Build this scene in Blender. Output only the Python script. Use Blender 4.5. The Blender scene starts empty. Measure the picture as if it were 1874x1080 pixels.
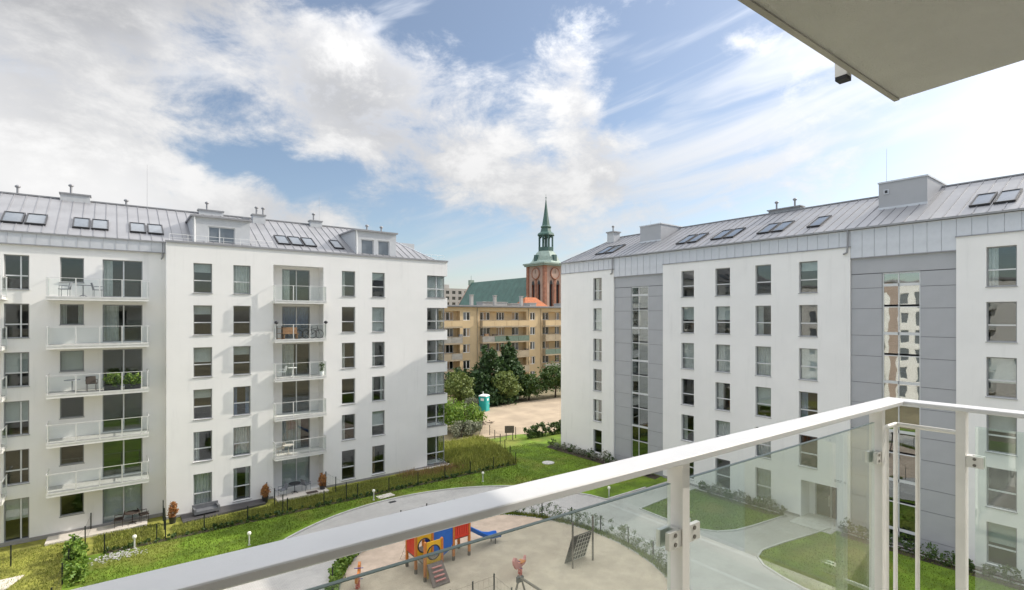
import bpy, math, random
import numpy as np
from mathutils import Vector, Matrix
R = math.radians
S = bpy.context.scene
C = S.collection
rnd = random.Random(7)
# ------------------------------------------------------------------ camera
cam = bpy.data.cameras.new('camera'); co = bpy.data.objects.new('camera', cam); C.objects.link(co)
co.location = (0, 0, 13.2); co.rotation_euler = (R(90), 0, R(52.6 - 90))
cam.sensor_width = 36; cam.lens = 36 * 954 / 1874; cam.shift_y = 39 / 1874
cam.clip_start = .05; cam.clip_end = 3000
S.camera = co
# ------------------------------------------------------------------ world
W = bpy.data.worlds.new('World'); S.world = W; W.use_nodes = True
SUN = Vector((1, -.19, .625)).normalized()
SKY_STRENGTH = .06
SUN_POWER = 2.0
EXPOSURE = 1.24

class G:
    """tiny helper to write node graphs as expressions"""
    def __init__(s, tree): s.t = tree; s.n = tree.nodes; s.l = tree.links
    def put(s, sock, v):
        if hasattr(v, 'is_output'): s.l.new(v, sock)
        else: sock.default_value = v
    def node(s, typ, ins=None, out=0, **kw):
        n = s.n.new(typ)
        for k, v in kw.items(): setattr(n, k, v)
        for k, v in (ins or {}).items(): s.put(n.inputs[k], v)
        return n.outputs[out]
    def m(s, op, a, b=0., c=0., clamp=False):
        n = s.n.new('ShaderNodeMath'); n.operation = op; n.use_clamp = clamp
        s.put(n.inputs[0], a); s.put(n.inputs[1], b); s.put(n.inputs[2], c)
        return n.outputs[0]
    def add(s, a, b): return s.m('ADD', a, b)
    def sub(s, a, b): return s.m('SUBTRACT', a, b)
    def mul(s, a, b): return s.m('MULTIPLY', a, b)
    def dot(s, a, v):
        n = s.n.new('ShaderNodeVectorMath'); n.operation = 'DOT_PRODUCT'
        s.put(n.inputs[0], a); s.put(n.inputs[1], v); return n.outputs['Value']
    def vmul(s, a, v):
        n = s.n.new('ShaderNodeVectorMath'); n.operation = 'MULTIPLY'
        s.put(n.inputs[0], a); s.put(n.inputs[1], v); return n.outputs[0]
    def vadd(s, a, v):
        n = s.n.new('ShaderNodeVectorMath'); n.operation = 'ADD'
        s.put(n.inputs[0], a); s.put(n.inputs[1], v); return n.outputs[0]
    def smooth(s, x, lo, hi):
        return s.node('ShaderNodeMapRange', {0: x, 1: lo, 2: hi, 3: 0., 4: 1.}, interpolation_type='SMOOTHSTEP')
    def mixc(s, f, a, b):
        n = s.n.new('ShaderNodeMix'); n.data_type = 'RGBA'; n.clamp_factor = True
        s.put(n.inputs[0], f); s.put(n.inputs[6], a); s.put(n.inputs[7], b); return n.outputs[2]
    def noise(s, vec, scale, detail=4., rough=.55, dist=0.):
        return s.node('ShaderNodeTexNoise', {'Vector': vec, 'Scale': scale, 'Detail': detail, 'Roughness': rough, 'Distortion': dist})

def build_world():
    g = G(W.node_tree); g.n.clear()
    sky = g.node('ShaderNodeTexSky', sky_type='NISHITA', sun_disc=False, sun_elevation=math.asin(SUN.z),
                 sun_rotation=math.atan2(SUN.x, SUN.y), air_density=1.0, dust_density=.9, ozone_density=1.4)
    d = g.node('ShaderNodeTexCoord', out=0)          # Generated: the view direction of the sky
    def direction(az, el):
        a = R(az); e = R(el); return Vector((math.cos(a) * math.cos(e), math.sin(a) * math.cos(e), math.sin(e)))
    # broad banks of cloud: (azimuth, elevation, half width, half height, tilt, weight) in degrees of the sky
    banks = [
        (92, 29, 13, 12, 0, 1.15), (95, 12, 13, 5.5, -8, 1.35), (70, 22, 9, 8.5, 25, .95), (61, 17, 8, 6, 10, .6),
        (78, 10, 6, 2.6, 0, .75), (52, 15, 6, 5, 0, .62), (45, 22, 3.2, 8, 32, 1.0), (44, 13.5, 8, 4.6, 10, .75),
        (29.5, 25.2, 3.3, 1.5, 6, 1.05), (20, 12, 22, 6, 18, .12),
        (72, 33, 6, 4.5, 20, -.85), (55, 31, 9, 4, 0, -.55), (77, 14.6, 9, 1.9, 4, -.85), (33, 22, 7, 5.5, 10, -.6),
        (62, 7, 12, 5, 0, -.18), (125, 26, 24, 15, 0, .5)]
    warp = g.node('ShaderNodeTexNoise', {'Vector': d, 'Scale': 5.5, 'Detail': 3., 'Roughness': .6}, out=1)
    dw = g.vadd(d, g.vmul(g.vadd(warp, (-.5, -.5, -.5)), (.16, .16, .12)))
    B = None
    def blob(az, el, a, b, tilt):
        c = direction(az, el)
        e1 = Vector((math.sin(R(az)), -math.cos(R(az)), 0)); e2 = e1.cross(c)
        t = R(tilt); f1 = e1 * math.cos(t) + e2 * math.sin(t); f2 = e2 * math.cos(t) - e1 * math.sin(t)
        x = g.dot(dw, f1 / math.sin(R(a))); y = g.dot(dw, f2 / math.sin(R(b)))
        q = g.add(g.mul(x, x), g.mul(y, y))
        k = g.mul(g.m('EXPONENT', g.mul(q, -1.)), g.m('GREATER_THAN', g.dot(d, c), 0.))
        return k
    for az, el, a, b, tilt, w in banks:
        k = g.mul(blob(az, el, a, b, tilt), w); B = k if B is None else g.add(B, k)
    # cumulus
    dz = g.vmul(d, (1, 1, 1.7))
    n1 = g.noise(dz, 6.4, 7., .66, .2)
    n2 = g.noise(g.vadd(dz, (3.1, 1.7, 5.2)), 3.0, 5., .55)
    sz = g.dot(d, (0, 0, 1))
    B = g.add(B, g.mul(g.smooth(sz, .56, .80), .75))          # extra cloud added overhead, out of view, to raise the ambient light
    cov = g.add(g.mul(g.sub(n1, .5), 3.1), g.sub(B, .20))
    dens = g.smooth(cov, -.15, .75)
    # cirrus streaks fanning up towards the right
    c = direction(20, 10); e1 = Vector((math.sin(R(20)), -math.cos(R(20)), 0)); e2 = e1.cross(c); t = R(13)
    f1 = e1 * math.cos(t) + e2 * math.sin(t); f2 = e2 * math.cos(t) - e1 * math.sin(t)
    cv = g.node('ShaderNodeCombineXYZ', {0: g.mul(g.dot(dw, f1), 1.1), 1: g.mul(g.dot(d, f2), 8.5), 2: g.mul(g.dot(d, c), 1.1)})
    cir = g.noise(cv, 1.5, 5., .55, .5)
    cirmask = g.m('EXPONENT', g.mul(g.m('POWER', g.mul(g.sub(g.dot(d, f2), .025), 1 / .20), 2.), -1.))
    cirmask = g.add(g.mul(cirmask, .50), .05)
    cdens = g.smooth(g.add(g.mul(g.sub(cir, .5), 3.0), g.sub(cirmask, .30)), -.10, .65)
    # brightness of the cloud: thick banks are grey underneath, thin and sunward edges bright
    ca = g.dot(d, tuple(SUN))
    ang = g.m('MAXIMUM', ca, 0.)
    fwd = g.m('POWER', ang, 5.)
    lit = g.smooth(g.add(g.mul(n2, .9), g.mul(g.sub(n1, .5), 2.2)), .26, .86)
    thick = g.add(blob(98, 29, 13, 8, 0), g.mul(blob(82, 31, 9, 5, -20), .6))          # the deep grey cloud
    lit = g.m('MAXIMUM', lit, g.mul(fwd, 1.6))
    shadecol = g.mixc(g.smooth(cov, .2, 1.5), (.68, .69, .72, 1), (.35, .355, .37, 1))
    ccol = g.mixc(lit, shadecol, (.86, .855, .85, 1))
    ccol = g.mixc(g.mul(thick, .85), ccol, (.235, .24, .255, 1))
    ccol = g.mixc(g.mul(blob(95, 11, 15, 5.5, -8), .8), ccol, (1.12, 1.11, 1.10, 1))          # sunlit cumulus heads low on the left
    # cloud gain shaped for fill light: brighter overhead out of view, dimmer low down
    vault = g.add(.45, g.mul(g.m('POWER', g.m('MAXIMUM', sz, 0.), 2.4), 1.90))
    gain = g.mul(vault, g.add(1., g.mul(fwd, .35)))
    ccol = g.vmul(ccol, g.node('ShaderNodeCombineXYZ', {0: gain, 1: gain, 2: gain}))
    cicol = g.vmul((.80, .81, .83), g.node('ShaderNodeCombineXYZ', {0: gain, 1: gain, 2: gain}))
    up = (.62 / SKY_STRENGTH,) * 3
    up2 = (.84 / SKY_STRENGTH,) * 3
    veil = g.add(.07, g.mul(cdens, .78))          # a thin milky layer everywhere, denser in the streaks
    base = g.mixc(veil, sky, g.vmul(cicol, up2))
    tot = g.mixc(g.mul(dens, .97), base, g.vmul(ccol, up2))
    hz = g.smooth(g.dot(d, (0, 0, 1)), -.02, .02)
    tot = g.mixc(hz, (2.2, 2.1, 2.0, 1), tot)
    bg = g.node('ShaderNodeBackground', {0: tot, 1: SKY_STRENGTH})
    out = g.n.new('ShaderNodeOutputWorld'); g.l.new(bg, out.inputs[0])
build_world()
sl = bpy.data.lights.new('sun', 'SUN'); sl.energy = SUN_POWER; sl.angle = R(.53); sl.color = (1, .93, .83)
so = bpy.data.objects.new('sun', sl); C.objects.link(so)
so.rotation_euler = SUN.to_track_quat('Z', 'Y').to_euler(); so.location = SUN * 200
vs = S.view_settings; vs.view_transform = 'Standard'; vs.look = 'None'; vs.exposure = EXPOSURE; vs.gamma = 1; vs.use_curve_mapping = False
S.cycles.transparent_max_bounces = 24
S.cycles.max_bounces = 7; S.cycles.diffuse_bounces = 4; S.cycles.glossy_bounces = 4

# ------------------------------------------------------------------ materials
MATS = {}
def mat(name, col, rough=.7, metal=0., var=.08, scale=3., bump=0., bscale=40., spec=.5, island=None, trans=0., stain=0., coat=0., patch=None, patch2=0.):
    """procedural material: base colour with noise variation, fine bump, optional streaks and per-leaf variation"""
    m = bpy.data.materials.new(name); m.use_nodes = True; g = G(m.node_tree); g.n.clear()
    p = g.n.new('ShaderNodeBsdfPrincipled'); co_ = g.node('ShaderNodeTexCoord', out=3)
    c = Vector(col[:3])
    n = g.noise(co_, scale, 5., .6)
    lo = tuple(c * (1 - var)) + (1,); hi = tuple(min(1, x) for x in c * (1 + var)) + (1,)
    colr = g.mixc(g.smooth(n, .3, .7), lo, hi)
    if stain:
        st = g.noise(g.vmul(co_, (1.3, 1.3, .12)), 1.6, 6., .65)
        colr = g.mixc(g.mul(g.smooth(st, .52, .78), stain), colr, tuple(c * .55) + (1,))
    if patch is not None:
        pn = g.noise(co_, patch[1], 4., .6)
        colr = g.mixc(g.mul(g.smooth(pn, .48, .66), patch[2]), colr, tuple(patch[0]) + (1,))
    if island is not None:
        ri = g.node('ShaderNodeNewGeometry', out='Random Per Island')
        colr = g.mixc(ri, colr, tuple(island) + (1,))
        if patch2: colr = g.mixc(g.mul(g.smooth(g.noise(co_, .22, 4., .6), .48, .66), patch2), colr, (.27, .235, .055, 1))
    g.put(p.inputs['Base Color'], colr)
    r2 = g.m('ADD', g.mul(g.sub(n, .5), .25 * rough), rough, clamp=True)
    g.put(p.inputs['Roughness'], r2)
    p.inputs['Metallic'].default_value = metal; p.inputs['Specular IOR Level'].default_value = spec
    p.inputs['Coat Weight'].default_value = coat
    if bump:
        bn = g.noise(co_, bscale, 6., .65)
        b = g.n.new('ShaderNodeBump'); b.inputs['Strength'].default_value = bump; b.inputs['Distance'].default_value = .02
        g.l.new(bn, b.inputs['Height']); g.l.new(b.outputs[0], p.inputs['Normal'])
    out = g.n.new('ShaderNodeOutputMaterial')
    if trans:
        t = g.n.new('ShaderNodeBsdfTranslucent'); g.put(t.inputs[0], colr)
        mx = g.n.new('ShaderNodeMixShader'); mx.inputs[0].default_value = trans
        g.l.new(p.outputs[0], mx.inputs[1]); g.l.new(t.outputs[0], mx.inputs[2]); g.l.new(mx.outputs[0], out.inputs[0])
    else: g.l.new(p.outputs[0], out.inputs[0])
    MATS[name] = m; return m
def glassmat(name, tint, ior=1.5, boost=0., ripple=0., rs=.8):
    m = bpy.data.materials.new(name); m.use_nodes = True; g = G(m.node_tree); g.n.clear()
    co_ = g.node('ShaderNodeTexCoord', out=3)
    f0 = ((ior - 1) / (ior + 1)) ** 2
    ge = g.n.new('ShaderNodeNewGeometry')
    cs = g.m('ABSOLUTE', g.dot(ge.outputs['Normal'], ge.outputs['Incoming']))
    fr = g.add(g.mul(g.m('POWER', g.sub(1., cs), 5.), 1 - f0), f0)
    gl = g.n.new('ShaderNodeBsdfGlossy'); gl.inputs['Roughness'].default_value = .01; gl.inputs[0].default_value = (.95, .97, .96, 1)
    if ripple:
        nz = g.noise(co_, rs, 2., .5)
        b = g.n.new('ShaderNodeBump'); b.inputs['Strength'].default_value = ripple; b.inputs['Distance'].default_value = .05
        g.l.new(nz, b.inputs['Height']); g.l.new(b.outputs[0], gl.inputs['Normal'])
    tr = g.n.new('ShaderNodeBsdfTransparent'); tr.inputs[0].default_value = tuple(tint) + (1,)
    mx = g.n.new('ShaderNodeMixShader'); g.put(mx.inputs[0], g.m('ADD', fr, boost, clamp=True))
    g.l.new(tr.outputs[0], mx.inputs[1]); g.l.new(gl.outputs[0], mx.inputs[2])
    out = g.n.new('ShaderNodeOutputMaterial'); g.l.new(mx.outputs[0], out.inputs[0]); MATS[name] = m; return m
mat('white_render', (.84, .825, .80), .85, var=.025, scale=.35, bump=.25, bscale=60, stain=.18)
mat('white_reveal', (.80, .79, .77), .85, var=.03)
mat('plinth', (.30, .29, .28), .9, var=.1, bump=.4)
mat('grey_clad', (.405, .41, .425), .55, var=.035, scale=.8)
mat('grey_joint', (.16, .16, .17), .8)
mat('zinc', (.60, .61, .635), .42, metal=.25, var=.06, scale=1.2)
mat('zinc_roof', (.27, .27, .28), .5, metal=.2, var=.08, scale=.9)
mat('zinc_dark', (.30, .30, .31), .5, metal=.2, var=.06)
mat('dormer_grey', (.52, .53, .54), .7, var=.04)
mat('frame_grey', (.30, .305, .31), .5, var=.04)
mat('frame_light', (.62, .63, .63), .5, var=.03)
mat('frame_white', (.80, .80, .78), .5, var=.03)
mat('frame_dark', (.035, .035, .038), .5, var=.05)
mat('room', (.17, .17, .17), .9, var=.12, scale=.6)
mat('blind', (.66, .68, .65), .8, var=.05)
mat('curtain', (.72, .71, .68), .9, var=.08)
mat('curtain_warm', (.45, .33, .22), .9, var=.1)
mat('curtain_blue', (.25, .33, .48), .9, var=.1)
glassmat('glass', (.86, .89, .89), 1.62, .02, .05, .7)
glassmat('glass_mirror', (.60, .66, .64), 1.9, .20, .10, .55)
glassmat('glass_rail', (.96, .98, .97), 1.26)
glassmat('glass_near', (.90, .945, .925), 1.5, .06)
mat('glass_edge', (.20, .27, .25), .3, var=.1)
mat('glass_dark', (.02, .022, .025), .06, var=.3, scale=.5, spec=.9)
mat('steel_pale', (.72, .72, .70), .4, metal=.35, var=.06)
mat('concrete', (.46, .45, .43), .9, var=.08, bump=.3)
mat('slab_white', (.74, .73, .70), .85, var=.05, bump=.2)
mat('rail_paint', (.68, .68, .68), .36, var=.035, scale=5, bump=.05, bscale=120, coat=.15, stain=.06)
mat('post_paint', (.78, .765, .73), .4, var=.04, scale=8, bump=.1, bscale=150)
mat('clamp_metal', (.66, .65, .62), .35, metal=.35, var=.06, scale=20)
mat('screw', (.18, .17, .15), .5, metal=.6)
mat('rubber', (.02, .02, .02), .7)
mat('soffit', (.68, .665, .615), .95, var=.05, scale=2.5, bump=1., bscale=110)
mat('lawn', (.115, .19, .010), .95, var=.35, scale=.55, bump=.8, bscale=25, patch=((.24, .22, .045), .22, .5))
mat('lawn_dry', (.25, .25, .045), .95, var=.42, scale=.9, bump=.8, bscale=25)
mat('ground', (.20, .17, .10), .95, var=.3, scale=.12, bump=.5, bscale=5)
mat('sand', (.485, .385, .295), .95, var=.13, scale=1.2, bump=1., bscale=7, patch=((.42, .33, .25), .45, .55))
mat('lot_sand', (.36, .285, .20), .95, var=.16, scale=.3, bump=.8, bscale=8)
mat('soil', (.055, .04, .028), .95, var=.3, scale=3, bump=.9, bscale=20)
mat('kerb', (.50, .49, .46), .9, var=.1, scale=4)
mat('deck', (.07, .065, .065), .7, var=.15, scale=5)
mat('patio', (.62, .57, .50), .85, var=.08, scale=2)
mat('fence_green', (.012, .018, .014), .5, var=.1)
mat('beige', (.66, .50, .295), .9, var=.07, scale=.4, stain=.25)
mat('beige_dark', (.44, .36, .25), .9, var=.12, scale=.8, stain=.35)
mat('balcony_grey', (.36, .34, .30), .85, var=.15, scale=1.5, stain=.3)
mat('balcony_green', (.16, .22, .17), .8, var=.15)
mat('brick', (.36, .17, .11), .9, var=.22, scale=1.8, bump=.4, bscale=6)
mat('stone_pink', (.48, .34, .27), .9, var=.10, scale=1.)
mat('copper', (.068, .138, .112), .55, var=.16, scale=.6)
mat('copper_dark', (.07, .135, .12), .6, var=.2, scale=1)
mat('copper_light', (.30, .38, .32), .6, var=.15, scale=1)
mat('orange_tile', (.40, .13, .05), .85, var=.2, scale=2)
mat('tower_concrete', (.42, .40, .37), .9, var=.1, scale=.2)
mat('teal', (.02, .36, .34), .4, var=.06)
mat('white_plastic', (.80, .80, .78), .4, var=.03)
mat('red', (.62, .045, .02), .4, var=.08)
mat('orange', (.56, .19, .035), .5, var=.12, scale=4)
mat('yellow', (.72, .42, .02), .4, var=.06)
mat('blue', (.012, .13, .50), .35, var=.08)
mat('blue_dark', (.01, .04, .26), .4, var=.08)
mat('ramp_brown', (.17, .125, .11), .8, var=.15, scale=4)
mat('pink', (.62, .26, .24), .6, var=.1)
mat('wood_grey', (.13, .105, .085), .8, var=.2, scale=6)
mat('net_dark', (.018, .013, .011), .85, var=.2, scale=6)
mat('rope', (.68, .62, .53), .9)
mat('rattan', (.06, .042, .034), .75, var=.2)
mat('chair_grey', (.22, .23, .25), .6, var=.1)
mat('wood', (.34, .20, .11), .7, var=.2, scale=5)
mat('bark', (.09, .065, .045), .95, var=.25, scale=6, bump=.6)
mat('leaf_dark', (.02, .052, .014), .6, var=.3, scale=1., island=(.07, .13, .035), trans=.12)
mat('leaf_mid', (.03, .075, .014), .6, var=.3, scale=1., island=(.095, .15, .03), trans=.2)
mat('leaf_olive', (.095, .14, .028), .65, var=.3, scale=1., island=(.25, .30, .085), trans=.2)
mat('leaf_bright', (.09, .19, .02), .6, var=.3, scale=2., island=(.24, .34, .05), trans=.25)
mat('leaf_silver', (.10, .12, .07), .7, var=.3, scale=2., island=(.30, .31, .22), trans=.15)
mat('leaf_orange', (.34, .13, .04), .7, var=.3, scale=2., island=(.48, .26, .09), trans=.15)
mat('grass_blade', (.11, .185, .012), .8, var=.35, scale=.4, island=(.19, .24, .028), trans=.2, patch2=.45)
mat('weed_blade', (.14, .17, .025), .85, var=.5, scale=1.1, island=(.36, .37, .08), trans=.2)
mat('weed_red', (.26, .13, .06), .85, var=.3, scale=.5, island=(.36, .26, .10), trans=.2)
mat('lamp_glass', (.85, .83, .72), .3, var=.02)
mat('plaster_pink', (.42, .33, .28), .9, var=.06, scale=.5)
mat('ink', (.10, .105, .11), .7)
def paving(name, c1, c2, mortar, sc, bw=.2, rh=.1):
    m = bpy.data.materials.new(name); m.use_nodes = True; g = G(m.node_tree); g.n.clear()
    p = g.n.new('ShaderNodeBsdfPrincipled'); co_ = g.node('ShaderNodeTexCoord', out=3)
    b = g.n.new('ShaderNodeTexBrick'); g.l.new(co_, b.inputs[0])
    for k, v in (('Color1', c1), ('Color2', c2), ('Mortar', mortar)): b.inputs[k].default_value = tuple(v) + (1,)
    b.inputs['Scale'].default_value = sc; b.inputs['Mortar Size'].default_value = .008; b.inputs['Brick Width'].default_value = bw; b.inputs['Row Height'].default_value = rh
    n = g.noise(co_, .35, 6., .65); n2 = g.noise(co_, 5., 5., .6)
    k = g.m('ADD', g.mul(g.smooth(n, .3, .7), .20), g.m('ADD', g.mul(n2, .16), .74))
    colr = g.vmul(b.outputs[0], g.node('ShaderNodeCombineXYZ', {0: k, 1: k, 2: g.mul(k, .985)}))
    g.put(p.inputs['Base Color'], colr); p.inputs['Roughness'].default_value = .9
    out = g.n.new('ShaderNodeOutputMaterial'); g.l.new(p.outputs[0], out.inputs[0]); MATS[name] = m
paving('paving', (.47, .455, .43), (.43, .415, .395), (.33, .32, .30), 1.)
paving('paving_pale', (.60, .58, .55), (.55, .535, .51), (.42, .40, .38), 1.)

# ------------------------------------------------------------------ mesh helpers
class MB:
    def __init__(s): s.v = []; s.f = []; s.m = []; s.sm = []
    def add(s, vs_, fs, mi=0, smooth=False):
        o = len(s.v); s.v += [tuple(p) for p in vs_]
        for f in fs: s.f.append(tuple(i + o for i in f)); s.m.append(mi); s.sm.append(smooth)
        return s
    def quad(s, a, b, c, d, mi=0): return s.add((a, b, c, d), ((0, 1, 2, 3),), mi)
    def poly(s, pts, mi=0): return s.add(pts, (tuple(range(len(pts))),), mi)
    def hexa(s, p, mi=0):     # 8 corners: bottom 4 ccw then top 4
        return s.add(p, ((3, 2, 1, 0), (4, 5, 6, 7), (0, 1, 5, 4), (1, 2, 6, 5), (2, 3, 7, 6), (3, 0, 4, 7)), mi)
    def box(s, x0, x1, y0, y1, z0, z1, mi=0):
        return s.hexa(((x0, y0, z0), (x1, y0, z0), (x1, y1, z0), (x0, y1, z0), (x0, y0, z1), (x1, y0, z1), (x1, y1, z1), (x0, y1, z1)), mi)
    def prism(s, pts, z0, z1, mi=0):
        n = len(pts); lo = [(x, y, z0) for x, y in pts]; hi = [(x, y, z1) for x, y in pts]
        fs = [tuple(range(n - 1, -1, -1)), tuple(range(n, 2 * n))] + [(i, (i + 1) % n, n + (i + 1) % n, n + i) for i in range(n)]
        return s.add(lo + hi, fs, mi)
    def tube(s, a, b, r0, r1=None, n=8, mi=0, caps=True):
        r1 = r0 if r1 is None else r1; a = Vector(a); b = Vector(b); d = (b - a).normalized()
        e = d.orthogonal().normalized(); f = d.cross(e)
        ring = lambda c, r: [c + (e * math.cos(2 * math.pi * i / n) + f * math.sin(2 * math.pi * i / n)) * r for i in range(n)]
        s.add(ring(a, r0) + ring(b, r1), [(i, (i + 1) % n, n + (i + 1) % n, n + i) for i in range(n)], mi, True)
        if caps:
            s.add(ring(a, r0), (tuple(range(n - 1, -1, -1)),), mi); s.add(ring(b, r1), (tuple(range(n)),), mi)
        return s
    def path(s, pts, r, n=6, mi=0):
        for a, b in zip(pts, pts[1:]): s.tube(a, b, r, r, n, mi)
        return s
    def lathe(s, prof, n=16, c=(0, 0, 0), mi=0, smooth=True, rot=0.):
        vs_ = []
        for r, z in prof: vs_ += [(c[0] + r * math.cos(2 * math.pi * i / n + rot), c[1] + r * math.sin(2 * math.pi * i / n + rot), c[2] + z) for i in range(n)]
        fs = []
        for k in range(len(prof) - 1): fs += [(k * n + i, k * n + (i + 1) % n, (k + 1) * n + (i + 1) % n, (k + 1) * n + i) for i in range(n)]
        s.add(vs_, fs, mi, smooth)
        s.poly([vs_[i] for i in range(n - 1, -1, -1)], mi); s.poly(vs_[-n:], mi); return s
    def torus(s, c, axis, Rr, r, n=20, k=6, mi=0):
        axis = Vector(axis).normalized(); e = axis.orthogonal().normalized(); f = axis.cross(e); c = Vector(c); vs_ = []
        for i in range(n):
            a = 2 * math.pi * i / n; dd = e * math.cos(a) + f * math.sin(a)
            for j in range(k):
                b = 2 * math.pi * j / k; vs_.append(c + dd * (Rr + r * math.cos(b)) + axis * r * math.sin(b))
        return s.add(vs_, [(i * k + j, ((i + 1) % n) * k + j, ((i + 1) % n) * k + (j + 1) % k, i * k + (j + 1) % k) for i in range(n) for j in range(k)], mi, True)
    def mesh(s, name, mats):
        me = bpy.data.meshes.new(name); me.from_pydata(s.v, [], s.f)
        for q in (mats if isinstance(mats, (list, tuple)) else [mats]): me.materials.append(MATS[q])
        me.polygons.foreach_set('material_index', s.m); me.polygons.foreach_set('use_smooth', s.sm); me.update(); return me
    def build(s, name, mats, parent=None, loc=(0, 0, 0), rot=(0, 0, 0)):
        return link(name, s.mesh(name, mats), parent, loc, rot)
def link(name, data, parent=None, loc=(0, 0, 0), rot=(0, 0, 0)):
    o = bpy.data.objects.new(name, data); C.objects.link(o); o.location = loc; o.rotation_euler = rot
    if parent is not None: o.parent = parent
    return o
def tag(o, label, cat, group=None):
    o['label'] = label; o['category'] = cat
    if group: o['group'] = group
    return o
def thing(name, label, cat, loc=(0, 0, 0), rz=0., group=None):
    return tag(link(name, None, None, loc, (0, 0, rz)), label, cat, group)
def struct(o, kind='structure'): o['kind'] = kind; return o
CACHE = {}
def cached(key, fn):
    if key not in CACHE: CACHE[key] = fn()
    return CACHE[key]

def wall(mb, u0, u1, z0, z1, v, ops, reveal=.14, mi=0, mr=0, open_right=None):
    """a facade in the plane y=v with rectangular openings and their reveals"""
    us = sorted({u0, u1, *[min(max(o[k], u0), u1) for o in ops for k in (0, 1)]})
    zs = sorted({z0, z1, *[min(max(o[k], z0), z1) for o in ops for k in (2, 3)]})
    for a, b in zip(us, us[1:]):
        run = None
        for c, d in zip(zs, zs[1:]):
            hole = any(o[0] < (a + b) / 2 < o[1] and o[2] < (c + d) / 2 < o[3] for o in ops)
            if hole:
                if run is not None: mb.quad((a, v, run), (b, v, run), (b, v, c), (a, v, c), mi); run = None
            elif run is None: run = c
        if run is not None: mb.quad((a, v, run), (b, v, run), (b, v, z1), (a, v, z1), mi)
    for o in ops:
        a, b, c, d = o[:4]; w = v + (o[4] if len(o) > 4 else reveal)
        mb.quad((a, v, c), (a, v, d), (a, w, d), (a, w, c), mr)
        if b < u1 - .01: mb.quad((b, v, c), (b, w, c), (b, w, d), (b, v, d), mr)
        mb.quad((a, v, d), (b, v, d), (b, w, d), (a, w, d), mr)
        mb.quad((a, v, c), (a, w, c), (b, w, c), (b, v, c), mr)

def frame_layout(w, h, style):
    b = .055
    if style == 'two': bars = [('h', h * .42)]
    elif style == 'four': bars = [('v', w * .66), ('h', h * .40)]
    elif style == 'door2': bars = [('v', w * .52)]
    elif style == 'tall': bars = [('v', w * .66)]
    elif style == 'corner': bars = [('v', w * .55), ('h', h * .40)]
    else: bars = []
    xs = [b]; zs = [b]
    for k, p in bars:
        (xs if k == 'v' else zs).extend([p - .035, p + .035])
    xs.append(w - b); zs.append(h - b)
    return b, bars, [(xs[i], xs[i + 1], zs[j], zs[j + 1]) for i in range(0, len(xs), 2) for j in range(0, len(zs), 2)]
def win(parent, u0, u1, z0, z1, v, style='two', fill=None, sill=True, glass='glass', light=True, recess=.14):
    w = round(u1 - u0, 3); h = round(z1 - z0, 3)
    b, bars, panes = frame_layout(w, h, style)
    def mk():
        mb = MB(); mb.box(0, b, 0, .08, 0, h).box(w - b, w, 0, .08, 0, h).box(b, w - b, 0, .08, 0, b).box(b, w - b, 0, .08, h - b, h)
        for k, p in bars:
            if k == 'v': mb.box(p - .035, p + .035, -.004, .075, b, h - b, 1 if light else 0)
            else: mb.box(b, w - b, -.008, .07, p - .035, p + .035, 1 if light else 0)
        return mb.mesh('window', ['frame_grey', 'frame_light'])
    o = link('window', cached(('w', w, h, style, light), mk), parent, (u0, v, z0))
    for (a, c, d, e) in panes:
        k = ('p', round(c - a, 3), round(e - d, 3), glass)
        link('pane', cached(k, lambda: MB().box(0, c - a, 0, .012, 0, e - d).mesh('pane', [glass])), o, (a, .035, d))
    if sill:
        link('sill', cached(('s', w), lambda: MB().box(-.04, w + .04, -recess - .05, 0, -.035, -.004).mesh('sill', ['frame_grey'])), o)
    if fill:
        kind, fr = fill
        if kind == 'blind':
            def mk2():
                mb = MB(); z = h - .05; 
                while z > h * (1 - fr) + .05: 
                    mb.hexa(((.03, .13, z - .075), (w - .03, .13, z - .075), (w - .03, .145, z - .075), (.03, .145, z - .075), (.03, .155, z), (w - .03, .155, z), (w - .03, .17, z), (.03, .17, z))); z -= .08
                return mb.mesh('blind', ['blind'])
            link('blind', cached(('b', w, h, round(fr, 2)), mk2), o)
        else:
            def mk3():
                mb = MB()
                for x0, x1 in (((.03, w * .27), (w * .74, w - .03)) if fr == .5 else ((.03, w * fr),)):
                    n = max(5, int((x1 - x0) / .085))
                    p = [(x0 + (x1 - x0) * i / n, .22 + (.045 if i % 2 else -.02)) for i in range(n + 1)]
                    for a, c in zip(p, p[1:]): mb.quad((a[0], a[1], .03), (c[0], c[1], .03), (c[0], c[1], h - .02), (a[0], a[1], h - .02))
                return mb.mesh('curtain', [kind])
            link('curtain', cached(('c', kind, w, h, round(fr, 2)), mk3), o)
    return o
def rfill(p=.75):
    x = rnd.random()
    if x > p * .9: return None
    y = rnd.random()
    if y < .42: return ('blind', rnd.choice([.3, .5, .65, 1.]))
    return (rnd.choice(['curtain', 'curtain', 'curtain', 'curtain_warm', 'curtain_blue']) if y < .8 else 'curtain', rnd.choice([.35, .5, 1.]))
FL = 2.83; WT = 16.77          # storey height, head of the top row of windows
def rows(n=6): return [(k, WT - FL * k) for k in range(n)]       # k = 0 top row

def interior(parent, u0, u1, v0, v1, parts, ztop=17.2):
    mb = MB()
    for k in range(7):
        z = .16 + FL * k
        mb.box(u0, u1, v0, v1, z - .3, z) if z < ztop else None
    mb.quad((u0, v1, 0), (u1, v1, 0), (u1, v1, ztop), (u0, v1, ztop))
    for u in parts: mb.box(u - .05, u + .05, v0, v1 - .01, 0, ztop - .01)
    mb.build('interior', ['room'], parent)

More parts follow.
